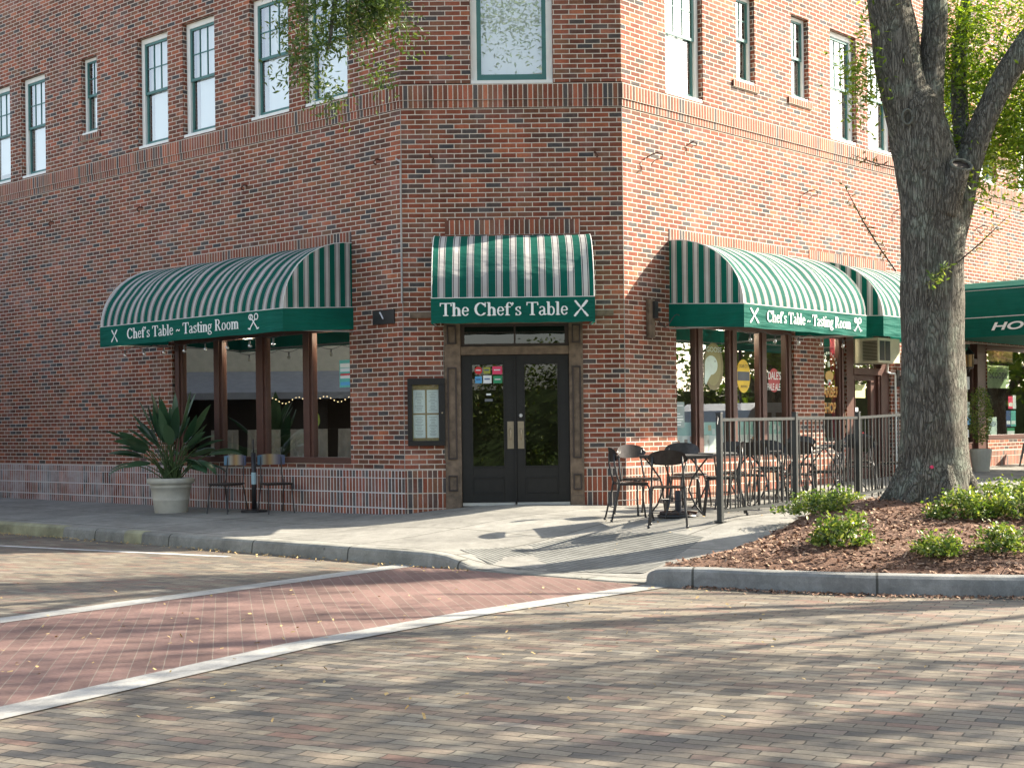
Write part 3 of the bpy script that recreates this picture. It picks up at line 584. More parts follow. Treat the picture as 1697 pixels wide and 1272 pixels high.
for fr, s0, s1, hs, tg in ((FL, 0, 22.0, Lh + Ls, 'L'), (FF, -1.498, 1.581, Fh + Fs, 'F'), (FR, 0, 24.0, Rh + Rs, 'R')):
    mb = MB(); wallrect(mb, fr, s0, s1, .878, 5.90, hs); wallrect(mb, fr, s0, s1, 6.25, ZT, hs)
    for h in hs: reveals(mb, fr, h, .16)
    mb.build('wall', M['brick'], B)
    mb = MB(); wallrect(mb, fr, s0, s1, .769, .878, hs, .769 - .1035); wallrect(mb, fr, s0, s1, .0, .769, hs, .344)
    mb.build('plinth', M['soldier_bloom'] if tg == 'L' else M['soldier'], B)
    # string course: long course proud, short course behind it
    ex = .0132
    mb = MB(); e0 = s0 - (.012 if tg == 'F' else 0); e1 = s1 + (.012 if tg == 'F' else 0)
    def course(z0, z1, o, ref):
        wallrect(mb, fr, s0 - o * .4 * (1 if tg == 'F' else 1), s1 + (o * .4 if tg == 'F' else 0), z0, z1, [], ref, o)
        for zz in (z0, z1):
            P = [(s0 - o * .4, 0), (s1 + o * .4, 0), (s1 + o * .4, o), (s0 - o * .4, o)]
            mb.face([fr.pt(p[0], zz, p[1]) for p in P], [(p[1] + .05, p[0]) for p in P])
    course(6.012, 6.232, .030, 6.014); course(5.905, 6.010, .014, 5.905)
    mb.build('string_course', M['soldier'], B)
# short rowlock lintels over the awnings, sills under small windows
mb = MB()
for fr, a, b, z in ((FL, 1.06, 5.15, 4.10), (FF, -.90, .98, 4.14), (FR, 1.06, 4.3, 4.10), (FR, 4.95, 7.6, 4.12)):
    mb = MB(); wallrect(mb, fr, a, b, z, z + .205, [], z, .006); mb.build('lintel', M['soldier'], B)
for fr, hs in ((FL, Lh), (FR, Rh)):
    for h in hs:
        if h[2] > 6.5:
            mb = MB(); mb.fbox(fr, h[0] - .12, h[1] + .08, h[2] - .10, h[2] - .001, .002, .028)
            for i in range(len(mb.f)): p = [Vector(mb.v[j]) for j in mb.f[i]]; mb.uv[i] = [(q.z - 6.65, (q - fr.c).dot(fr.d)) for q in p]
            mb.build('brick_sill', M['soldier'], B)
# roof, rear, floor slab, inner back walls so that no light leaks
mb = MB(); fL = FL.pt(22, 0); fR = FR.pt(24, 0)
outl = [FL.pt(0, 0)[:2], FR.pt(0, 0)[:2], fR[:2], (fR[0] - 15, fR[1] + 15), (fL[0] + 12, fL[1] + 14), fL[:2]]
mb.face([(*p, ZT) for p in outl]); mb.face([(*p, 3.6) for p in outl])
for i in (2, 3, 4):
    a, b = outl[i], outl[(i + 1) % 6]; mb.face([(*a, 0), (*b, 0), (*b, ZT), (*a, ZT)])
mb.build('roof', M['interior'], B)
mb = MB(); mb.face([(*p, .30) for p in outl])
for fr, a, b in ((FL, .4, 21), (FR, .4, 23)): mb.face([fr.pt(a, .3, -4.0), fr.pt(b, .3, -4.0), fr.pt(b, 3.6, -4.0), fr.pt(a, 3.6, -4.0)])
mb.fbox(FF, -1.4, 1.5, .3, 3.6, -3.05, -3.0)
mb.build('floor', M['interior'], B)
# cornice above the frame
mb = MB()
for fr, a, b in ((FL, -.1, 22), (FF, -1.55, 1.63), (FR, -.1, 24)): mb.fbox(fr, a, b, ZT - .02, ZT + .25, -.3, .22)
mb.build('cornice', M['white'], B)
M['caulk'] = plain('caulk', (.36, .33, .30), .9)
for fr, s in ((FL, 0.0), (FR, 0.0)): 
    mb = MB(); p = fr.pt(s, 0, 0.001); mb.tube([(p[0], p[1], .9), (p[0], p[1], 5.9)], .006, 6); mb.build('corner_caulk', M['caulk'], B)
def upper_window(fr, h, kind='sash'):
    a, b, z0, z1 = h; small = b - a < .7; o = -.085; cs = .055 if small else .09
    mb = MB()
    mb.fbox(fr, a + .002, a + cs, z0 + .05, z1 - .002, -.16, o); mb.fbox(fr, b - cs, b - .002, z0 + .05, z1 - .002, -.16, o)
    mb.fbox(fr, a + cs, b - cs, z1 - cs, z1 - .002, -.16, o); mb.fbox(fr, a + .002, b - .002, z0 + .002, z0 + .05, -.16, -.01)
    w_ = mb.build('window', M['white'], B, bevel=.004)
    a += cs; b -= cs; z0 += .05; z1 -= cs; zm = (z0 + z1) / 2; f = .03 if small else .042
    mb = MB(); o1, o0 = o - .012, -.15
    if kind == 'sash':
        mb.fbox(fr, a, a + f, zm, z1, o0 + .03, o1); mb.fbox(fr, b - f, b, zm, z1, o0 + .03, o1); mb.fbox(fr, a + f, b - f, z1 - f, z1, o0 + .03, o1); mb.fbox(fr, a + f, b - f, zm, zm + .045, o0 + .03, o1)
        mb.fbox(fr, a, a + f, z0, zm - .001, o0, o1 - .03); mb.fbox(fr, b - f, b, z0, zm - .001, o0, o1 - .03); mb.fbox(fr, a + f, b - f, z0, z0 + .075, o0, o1 - .03)
        nc = 2 if small else 3
        for i in range(1, nc):
            s = a + f + (b - a - 2 * f) * i / nc; mb.fbox(fr, s - .008, s + .008, zm + .045, z1 - f, o1 - .03, o1 - .008)
        zc = (zm + .045 + z1 - f) / 2; mb.fbox(fr, a + f, b - f, zc - .008, zc + .008, o1 - .028, o1 - .010)
    else:
        f = .06; mb.fbox(fr, a, a + f, z0, z1, o0, o1); mb.fbox(fr, b - f, b, z0, z1, o0, o1); mb.fbox(fr, a + f, b - f, z0, z0 + .10, o0, o1); mb.fbox(fr, a + f, b - f, z1 - f, z1, o0, o1)
    mb.build('sash', M['sash'], w_)
    mb = MB(); mb.face([fr.pt(a + f, zm, o1 - .02), fr.pt(b - f, zm, o1 - .02), fr.pt(b - f, z1, o1 - .02), fr.pt(a + f, z1, o1 - .02)]); 
    mb.face([fr.pt(a + f, z0, o1 - .045), fr.pt(b - f, z0, o1 - .045), fr.pt(b - f, zm, o1 - .045), fr.pt(a + f, zm, o1 - .045)]); mb.build('pane', M['glass'], w_)
    mb = MB(); g = .04
    mb.fbox(fr, a + g, b - g - (0 if kind != 'sash' else .05 if small else .13), z0 + .02 + (0 if kind != 'sash' else rnd.choice([0, 0, 0, .06, .15])), z1, -.172, -.168); mb.build('blind', M['blind'], w_)
    if kind == 'sash' and not small:
        mb = MB(); q0 = b - .15
        for i in range(6): mb.face([fr.pt(q0 + i * .014, z0, -.176 - .012 * (i % 2)), fr.pt(q0 + (i + 1) * .014, z0, -.176 - .012 * ((i + 1) % 2)), fr.pt(q0 + (i + 1) * .014, z1, -.176 - .012 * ((i + 1) % 2)), fr.pt(q0 + i * .014, z1, -.176 - .012 * (i % 2))])
        mb.build('curtain', M['curtain_pale'], w_)
    mb = MB()
    for (u0, u1) in ((a - .3, a), (b, b + .3)): mb.fbox(fr, u0, u1, z0 - .2, z1 + .2, -.60, -.18)
    mb.fbox(fr, a - .05, b + .05, z0 - .2, z1 + .2, -.65, -.62); mb.build('recess', M['interior'], w_)
for h in Lh: upper_window(FL, h)
for h in Rh: upper_window(FR, h)
for h in Fh: upper_window(FF, h, 'fixed')
# shop fronts
def shopfront(fr, h, posts, name='shop_window', sill=.09, head=.10, glass='shopglass'):
    a, b, z0, z1 = h; mb = MB()
    mb.fbox(fr, a + .002, b - .002, z0 + .002, z0 + sill, -.15, .012); mb.fbox(fr, a + .002, b - .002, z1 - head, z1 - .002, -.15, -.04)
    for p, q in posts:
        mb.fbox(fr, p, q, z0 + sill, z1 - head, -.14, -.045)
        if q - p > .12: mb.fbox(fr, p + .055, q - .055, z0 + sill, z1 - head, -.045, -.018)
    w_ = mb.build(name, M['brown'], B, bevel=.004)
    E = sorted(posts)
    for (p, q), (r_, s_) in zip(E, E[1:]):
        mb = MB(); mb.face([fr.pt(q, z0 + sill, -.09), fr.pt(r_, z0 + sill, -.09), fr.pt(r_, z1 - head, -.09), fr.pt(q, z1 - head, -.09)]); mb.build('pane', M[glass], w_)
    return w_
M['leftglass'] = glassmat('left_shop_glass', tint=(.78, .82, .80), refl=.36)
wl = shopfront(FL, Ls[0], [(1.132, 1.19), (2.03, 2.26), (3.15, 3.41), (4.28, 4.51), (5.38, 5.598)], glass='leftglass')
wr = shopfront(FR, Rs[0], [(1.222, 1.26), (1.75, 1.96), (2.66, 2.87), (3.49, 3.71), (4.28, 4.458)])
wb = shopfront(FR, Rs[1], [(5.402, 5.45), (5.98, 6.148)])
ws = shopfront(FR, Rs[4], [(11.752, 11.80), (14.9, 14.998)])
# decorated low screen behind the right window
mb = MB(); P = [(1.24, 1.05), (4.30, 1.05), (4.30, 1.50), (1.24, 1.50)]
mb.face([FR.pt(p[0], p[1], -.13) for p in P], P); mb.build('screen', M['tiles'], wr, label='white and turquoise half-height screen with orange squares')
# draped tables behind the left window
def drape(s0, s1, ztop, zbot, off):
    mb = MB(); n = 14
    mb.face([FL.pt(s0, ztop, off), FL.pt(s1, ztop, off), FL.pt(s1, ztop, off - .8), FL.pt(s0, ztop, off - .8)])
    for i in range(n):
        a, b = s0 + (s1 - s0) * i / n, s0 + (s1 - s0) * (i + 1) / n
        oa, ob = off + .04 * math.sin(i * 1.9), off + .04 * math.sin((i + 1) * 1.9)
        mb.face([FL.pt(a, ztop, off), FL.pt(b, ztop, off), FL.pt(b, zbot + .05, ob), FL.pt(a, zbot + .05, oa)])
    return mb
k = 0
for s0, s1, lb in ((1.3, 2.05, 'rightmost'), (2.3, 3.2, 'second from the right'), (3.45, 4.3, 'third from the right'), (4.55, 5.3, 'leftmost')):
    o = drape(s0, s1, 1.47, .40, -.55).build('draped_table', M['cloth']); tag(o, f'grey cloth covered table inside the left shop window, {lb} of four', 'table', 'cloth covered tables inside the left window')
for s, z, lb in ((4.02, 1.47, 'left'), (2.62, 1.47, 'right')):
    t = thing('table_marker', f'lime green oval table marker on the {lb} cloth table behind glass', 'table marker', FL.pt(s, z, -.62), 'lime table markers')
    mb = MB(); 
    pts = [FL.pt(s + .055 * math.cos(a), z + .14 + .10 * math.sin(a), -.62) for a in [i * math.pi / 9 for i in range(18)]]
    q = t.location; mb.v = []; mb.face([Vector(p) - q for p in pts]); mb.build('paddle', M['lime'], t)
    mb = MB(); mb.tube([(0, 0, 0), (0, 0, .05)], .012, 6); mb.build('foot', M['metal'], t)
mb = MB()
for i in range(46):
    s = 1.3 + i * .09; p = FL.pt(s, 1.95 + .05 * math.sin(i * .8), -1.6); mb.box(p[0] - .007, p[0] + .007, p[1] - .007, p[1] + .007, p[2], p[2] + .014)
tag(mb.build('fairy_lights', M['bulb_lit']), 'string of tiny warm fairy lights inside the left shop window', 'string lights')
# posters / decals on glass are parts of the windows
def panel(fr, s0, s1, z0, z1, off, m, parent, name='sticker', th=.003, label=None):
    mb = MB(); mb.fbox(fr, s0, s1, z0, z1, off, off + th); return mb.build(name, m, parent, label=label)
def disc(fr, s, z, rs, rz, off, m, parent, name='sticker', a0=0, a1=360, label=None):
    mb = MB(); mb.face([fr.pt(s + rs * math.cos(math.radians(a0 + (a1 - a0) * i / 28)), z + rz * math.sin(math.radians(a0 + (a1 - a0) * i / 28)), off) for i in range(29 if a1 - a0 < 360 else 28)]); return mb.build(name, m, parent, label=label)
po = panel(FL, 1.20, 1.46, 2.07, 2.47, -.085, M['teal'], wl, 'poster', label='teal and white poster taped inside the rightmost pane')
for z, hh, m in ((2.30, .05, 'paper'), (2.20, .05, 'paper'), (2.24, .03, 'red'), (2.36, .06, 'white'), (2.10, .05, 'blue')): panel(FL, 1.22, 1.44, z, z + hh, -.0815, M[m], po, 'print')
g = disc(FR, 2.29, 2.34, .26, .36, -.085, plain('tan_decal', (.20, .17, .07), .5), wr, 'decal')
disc(FR, 2.27, 2.36, .215, .31, -.083, plain('olive_tan_decal', (.27, .25, .10), .5), g, 'decal_field')
disc(FR, 2.22, 2.36, .17, .145, -.081, M['gull'], g, 'bird_head'); 
mb = MB(); mb.face([FR.pt(*p, -.0805) for p in ((2.06, 2.40), (2.24, 2.24), (2.16, 2.16), (2.08, 2.06), (2.04, 2.10))]); mb.build('bird_neck', M['gull'], g)
disc(FR, 2.32, 2.42, .012, .014, -.079, M['ink'], g, 'bird_eye')
font_text('lettering', 'GOOSE', FR, 2.10, 2.50, 2.56, .075, -.0795, M['gull'], g)
y = disc(FR, 3.10, 2.21, .19, .26, -.083, M['yellow'], wr, 'decal'); panel(FR, 2.93, 3.27, 2.14, 2.28, -.0825, M['ink'], y, 'decal_band', .001); font_text('lettering', 'CIGAR CITY', FR, 2.97, 3.24, 2.34, .05, -.080, M['brown'], y)
font_text('lettering', 'BREWING', FR, 3.02, 3.20, 2.03, .04, -.080, M['brown'], y)
r_ = disc(FR, 3.98, 2.16, .17, .19, -.083, plain('faded_red_decal', (.42, .05, .05), .5), wr, 'decal'); font_text('lettering', "DALE'S", FR, 3.80, 4.18, 2.17, .13, -.080, M['white'], r_, bold=.012); font_text('lettering', 'PALE ALE', FR, 3.78, 4.16, 2.00, .11, -.080, M['white'], r_, bold=.01)
no_ = panel(FR, 1.27, 1.52, 1.42, 1.80, -.086, plain('pale_notice', (.20, .27, .27), .5), wr, 'notice', .002)
for z in (1.74, 1.62, 1.58, 1.54, 1.50, 1.46): panel(FR, 1.29, 1.29 + .2 * rnd.uniform(.6, 1), z, z + .012, -.084, M['paper'], no_, 'text_line', .001)
# barber window
cu_ = MB()
for i in range(10):
    a = 5.83 + i * .016; a2 = a + .016; o_ = -.125 + .01 * (i % 2)
    for z0, z1, d0, d1_ in ((2.25, 3.0, 0, -.03), (1.6, 2.25, .03, 0), (1.06, 1.6, .10, .03)):
        cu_.face([FR.pt(a + d0, z0, o_), FR.pt(a2 + d0 * 1.3, z0, -.125 + .01 * ((i + 1) % 2)), FR.pt(a2 + d1_ * 1.3, z1, -.125 + .01 * ((i + 1) % 2)), FR.pt(a + d1_, z1, o_)])
tag(cu_.build('curtain', M['curtain']), 'crimson curtain hanging behind the barber shop window', 'curtain')
def twotone(txt, s0, s1, z0, h, par):
    font_text('lettering', txt, FR, s0, s1, z0, h, -.082, M['orange'], par, bold=.02); font_text('lettering', txt, FR, s0, s1, z0 + .015, h, -.079, M['gold'], par, bold=.0)
twotone('BARBER', 5.42, 6.02, 1.90, .17, wb); twotone('SHOP', 5.52, 5.92, 1.63, .17, wb)
for i in range(11):
    a = math.radians(165 - i * 15 * 1.05); panel(FR, 5.70 + .27 * math.cos(a) - .013, 5.70 + .27 * math.cos(a) + .013, 2.36 + .27 * math.sin(a), 2.40 + .27 * math.sin(a), -.084, M['gull'], wb, 'lettering', .001)
em = disc(FR, 5.72, 2.26, .13, .09, -.083, M['gold'], wb, 'emblem'); disc(FR, 5.71, 2.46, .03, .05, -.082, M['gull'], em, 'finial'); panel(FR, 5.67, 5.76, 2.12, 2.2, -.082, M['paper'], em, 'collar', .001); panel(FR, 5.69, 5.74, 2.10, 2.16, -.0795, M['red'], em, 'collar_stripe', .001)
for s, m, hh in ((5.46, 'blue', .12), (5.54, 'paper', .10), (5.63, 'paper', .08), (5.70, 'olive', .13), (5.78, 'dgreen', .08)):
    mb = MB(); p = FR.pt(s, 1.155, -.22); mb.lathe(p, [(0, 0), (.022, 0), (.024, hh * .6), (.010, hh * .8), (.010, hh), (0, hh)], 10)
    tag(mb.build('bottle', M[m], smooth=True), {'blue': 'blue bottle', 'olive': 'olive green tall bottle', 'dgreen': 'short dark green bottle', 'paper': 'white bottle'}[m] + f' on the barber window ledge, {"taller" if hh > .09 else "shorter"} one', 'bottle', 'bottles on the barber window ledge')
mb = MB(); mb.fbox(FR, 5.42, 6.0, 1.13, 1.155, -.35, -.15); mb.build('ledge', M['wood_dark'], wb)
# barber door surround + door
mb = MB(); a, b = 6.15, 7.72
mb.fbox(FR, a + .002, a + .30, .35, 2.995, -.16, -.03); mb.fbox(FR, 7.42, b - .002, .35, 2.995, -.16, -.03); mb.fbox(FR, a + .30, 7.42, 2.30, 2.42, -.16, -.02); mb.fbox(FR, 7.36, 7.42, .35, 2.30, -.16, -.05)
en = mb.build('door_frame', M['brown'], B, bevel=.004)
mb = MB(); mb.face([FR.pt(6.45, 2.42, -.1), FR.pt(7.42, 2.42, -.1), FR.pt(7.42, 2.99, -.1), FR.pt(6.45, 2.99, -.1)]); mb.build('transom', M['shopglass'], en)
def panel_door(fr, a, b, z0, z1, ga, gb, g0, g1, m, oo=-.10, glass='doorglass'):
    mb = MB(); mb.fbox(fr, a, ga, z0, z1, oo - .045, oo); mb.fbox(fr, gb, b, z0, z1, oo - .045, oo); mb.fbox(fr, ga, gb, g1, z1, oo - .045, oo); mb.fbox(fr, ga, gb, z0, g0, oo - .045, oo)
    if g0 - z0 > .35:
        e = .004; q0, q1 = z0 + .14, g0 - .17
        for x0, x1, y0, y1 in ((ga, gb, q1, q1 + .014), (ga, gb, q0 - .014, q0), (ga, ga + .014, q0, q1), (gb - .014, gb, q0, q1)): mb.fbox(fr, x0, x1, y0, y1, oo + .001, oo + .010)
    for x0, x1, y0, y1 in ((ga - .016, gb + .016, g1, g1 + .016), (ga - .016, gb + .016, g0 - .016, g0), (ga - .016, ga, g0, g1), (gb, gb + .016, g0, g1)): mb.fbox(fr, x0, x1, y0, y1, oo + .001, oo + .012)
    d = mb.build('door', m, B, bevel=.003)
    mb = MB(); mb.face([fr.pt(ga, g0, oo - .025), fr.pt(gb, g0, oo - .025), fr.pt(gb, g1, oo - .025), fr.pt(ga, g1, oo - .025)]); mb.build('pane', M[glass], d)
    return d
bd = panel_door(FR, 6.452, 7.358, .42, 2.298, 6.60, 7.15, .95, 2.20, M['brown'], glass='shopglass')
panel(FR, 6.50, 6.98, 1.90, 2.13, -.108, M['paleyellow'], bd, 'notice'); panel(FR, 6.62, 6.72, 1.66, 1.73, -.108, M['paper'], bd, 'notice'); panel(FR, 6.85, 6.98, 1.18, 1.30, -.108, M['red'], bd, 'notice'); panel(FR, 6.62, 6.78, 1.2, 1.42, -.108, M['gull'], bd, 'notice')
# ice cream shop door
mb = MB(); mb.fbox(FR, 11.36, 11.748, .35, 2.995, -.17, -.02); mb.fbox(FR, 10.752, 10.80, .35, 2.995, -.17, -.02); mb.fbox(FR, 10.80, 11.36, 2.60, 2.70, -.17, -.02)
en2 = mb.build('door_frame', M['brown'], B, bevel=.004)
mb = MB(); mb.face([FR.pt(10.8, 2.70, -.1), FR.pt(11.36, 2.70, -.1), FR.pt(11.36, 2.99, -.1), FR.pt(10.8, 2.99, -.1)]); mb.build('transom', M['shopglass'], en2)
sd = panel_door(FR, 10.802, 11.358, .50, 2.598, 10.90, 11.26, 1.05, 2.50, M['brown'], glass='shopglass')
for s0, s1, z0, z1, m in ((10.93, 11.20, 2.1, 2.35, 'paper'), (10.92, 11.2, 1.55, 1.85, 'gull'), (11.0, 11.22, 1.40, 1.58, 'blue'), (10.93, 11.15, 1.15, 1.3, 'paper')): panel(FR, s0, s1, z0, z1, -.121, M[m], sd, 'notice')
# ice cream window: sign, posters, fringe
mb = MB(); mb.fbox(FR, 11.98, 13.05, 2.14, 2.60, -.13, -.11); sc = tag(mb.build('shop_sign', M['scoopgreen']), 'pale green SCOOPS sign hanging inside the far right window', 'sign')
font_text('lettering', 'Scoops', FR, 12.08, 12.95, 2.28, .24, -.107, M['ink'], sc, bold=.01)
for s0, s1, z0, z1, m, lb in ((11.84, 11.98, 1.50, 1.85, 'blue', 'blue narrow poster at the left edge of the ice cream window'), (11.84, 12.0, 1.15, 1.50, 'dgreen', 'green narrow poster low at the left edge of the ice cream window'), (12.02, 12.42, 1.18, 1.55, 'gull', 'pale poster with dark printing low in the ice cream window'), (13.0, 13.22, 1.72, 1.98, 'pink', 'pink poster high on the right of the ice cream window'), (13.22, 13.38, 1.72, 2.0, 'paper', 'white poster beside the pink one in the ice cream window'), (12.88, 13.10, 1.35, 1.68, 'navy', 'dark blue poster below the pink one in the ice cream window'), (13.12, 13.36, 1.35, 1.68, 'teal', 'teal poster beside the dark blue one in the ice cream window'), (12.92, 13.3, 1.14, 1.32, 'dgreen', 'green card lowest on the right of the ice cream window')):
    o = panel(FR, s0, s1, z0, z1, -.11, M[m], None, 'poster'); tag(o, lb, 'poster', 'posters in the ice cream window')
    if m == 'gull': font_text('lettering', 'FRESH', FR, 12.06, 12.38, 1.36, .10, -.105, M['navy'], o)
    else: panel(FR, s0 + .02, s1 - .02, z0 + .05, z0 + .12, -.1065, M['paper'], o, 'print', .001)
mb = MB()
for i in range(70):
    s = 11.82 + i * .022; mb.face([FR.pt(s, 2.98, -.16), FR.pt(s + .016, 2.98, -.16 + .01 * (i % 3)), FR.pt(s + .016, 2.66 + rnd.random() * .05, -.16), FR.pt(s, 2.66 + rnd.random() * .05, -.16)])
tag(mb.build('fringe_valance', M['cork']), 'straw coloured fringe hanging inside the top of the ice cream window', 'valance')
# ---------------------------------------------------------------- corner entrance
mb = MB()
for a, b in ((-.928, -.705), (.805, .998)):
    mb.fbox(FF, a, b, .2, 2.965, -.12, .035)
mb.fbox(FF, -.705, .805, 2.47, 2.585, -.12, .02); mb.fbox(FF, -.705, .805, 2.90, 2.965, -.12, .02)
es = mb.build('entrance_surround', M['wood'], B, bevel=.005)
for a, b in ((-.89, -.76), (.845, .965)):
    mb = MB()
    for z0, z1 in ((.58, .80), (1.02, 2.30), (2.62, 2.88)):
        for x0, x1, y0, y1 in ((a, b, z0, z0 + .02), (a, b, z1 - .02, z1), (a, a + .02, z0 + .02, z1 - .02), (b - .02, b, z0 + .02, z1 - .02)): mb.fbox(FF, x0, x1, y0, y1, .037, .058)
    mb.build('moulding', M['wood_dark'], es, bevel=.003)
    mb = MB(); mb.fbox(FF, a - .035, b + .035, .22, .50, .036, .052); mb.build('base_block', M['wood'], es, bevel=.003)
mb = MB()
for x0, x1, y0, y1 in ((-.705, .805, 2.587, 2.625), (-.705, .805, 2.865, 2.899), (-.705, -.65, 2.625, 2.865), (.75, .805, 2.625, 2.865), (.04, .065, 2.625, 2.865)): mb.fbox(FF, x0, x1, y0, y1, -.10, -.01)
tw = mb.build('transom_window', M['wood_dark'], B)
mb = MB(); mb.face([FF.pt(-.65, 2.625, -.05), FF.pt(.75, 2.625, -.05), FF.pt(.75, 2.865, -.05), FF.pt(-.65, 2.865, -.05)]); mb.build('pane', M['doorglass'], tw)
dl_ = panel_door(FF, -.702, .044, .415, 2.465, -.545, -.115, .92, 2.335, M['door'], -.02)
dr_ = panel_door(FF, .062, .802, .415, 2.465, .185, .640, .92, 2.335, M['door'], -.02)
dl_['label'] = 'left door leaf with six small stickers at the top of its glass'; dr_['label'] = 'right door leaf with a round lock above its handle plate'
mb = MB(); mb.fbox(FF, .036, .060, .40, 2.463, -.018, .004); mb.build('astragal', M['door'], dl_)
for par, c in ((dl_, -.02), (dr_, .125)):
    mb = MB(); mb.fbox(FF, c - .045, c + .045, 1.16, 1.54, -.019, -.012); hp = mb.build('handle', M['steel'], par, bevel=.002)
    # pull bar
    cx = c; mb.tube([FF.pt(cx, 1.29, -.012), FF.pt(cx, 1.30, .03), FF.pt(cx, 1.34, .035), FF.pt(cx, 1.38, .035), FF.pt(cx, 1.42, .03), FF.pt(cx, 1.43, -.012)], .009, 8)
    hp.data = mb.build('tmp', M['steel']).data; bpy.data.objects.remove(bpy.data.objects['tmp'])
mb = MB(); c_ = Vector(FF.pt(.125, 1.62, -.018)); mb.tube([c_, c_ + Vector((0, -.02, 0))], [.028, .022], 16); mb.build('lock', M['alu'], dr_)
for par, a, b in ((dl_, -.695, .034), (dr_, .064, .798)): 
    mb = MB(); mb.fbox(FF, a, b, .37, .412, -.10, .0); mb.build('kick_plate', M['alu'], par)
for i, (cx, cz, rx, rz, m, rd) in enumerate(((-.46, 2.255, .052, .052, 'red', 1), (-.34, 2.255, .048, .045, 'olive', 0), (-.195, 2.255, .068, .055, 'pink', 0), (-.46, 2.125, .048, .048, 'blue', 0), (-.335, 2.13, .058, .055, 'paper', 0), (-.19, 2.125, .062, .05, 'dgreen', 0), (-.32, 1.92, .033, .013, 'paper', 0), (-.32, 1.84, .055, .018, 'ink', 0))):
    s_ = disc(FF, cx, cz, rx, rz, -.040, M[m], dl_) if rd else panel(FF, cx - rx, cx + rx, cz - rz, cz + rz, -.0435, M[m], dl_)
    if i < 6: panel(FF, cx - rx * .7, cx + rx * .6, cz - .004, cz + .012, -.0385, M['paper' if m in ('red', 'pink', 'dgreen') else 'navy'], s_, 'print', .001)
# ---------------------------------------------------------------- menu case
mc = thing('menu_case', 'dark framed glass menu case holding four menu pages beside the entrance', 'menu case', (-1.18, 19.8, 1.2)); mc.location = (0, 0, 0)
mb = MB(); a, b, z0, z1 = -1.445, -.925, 1.215, 2.15
for x0, x1, y0, y1 in ((a, b, z1 - .09, z1), (a, b, z0, z0 + .07), (a, a + .065, z0 + .07, z1 - .09), (b - .09, b, z0 + .07, z1 - .09)): mb.fbox(FF, x0, x1, y0, y1, .003, .075)
mb.build('frame', M['door'], mc, bevel=.004)
mb = MB(); mb.fbox(FF, a + .065, b - .09, z0 + .07, z1 - .09, .004, .012); mb.build('backing', M['cork'], mc)
for i in (0, 1):
    for j in (0, 1):
        s0 = -1.370 + i * .190; zz = 1.325 + j * .345
        pg = panel(FF, s0, s0 + .165, zz, zz + .32, .0135, M['paper'], mc, 'menu_page')
        tl = MB()
        for k in range(13):
            z_ = zz + .285 - k * .021; wd = rnd.uniform(.05, .12); tl.fbox(FF, s0 + .082 - wd / 2, s0 + .082 + wd / 2, z_, z_ + .0045, .0172, .0178)
        tl.build('text_lines', M['ink'], pg)
mb = MB(); mb.face([FF.pt(a + .065, z0 + .07, .06), FF.pt(b - .09, z0 + .07, .06), FF.pt(b - .09, z1 - .09, .06), FF.pt(a + .065, z1 - .09, .06)]); mb.build('glass', glassmat('case_glass', refl=.03), mc)
mb = MB(); p = Vector(FF.pt(b - .04, 1.67, .076)); mb.tube([p, p + Vector((0, -.008, 0))], .012, 10); mb.build('lock', M['steel'], mc)
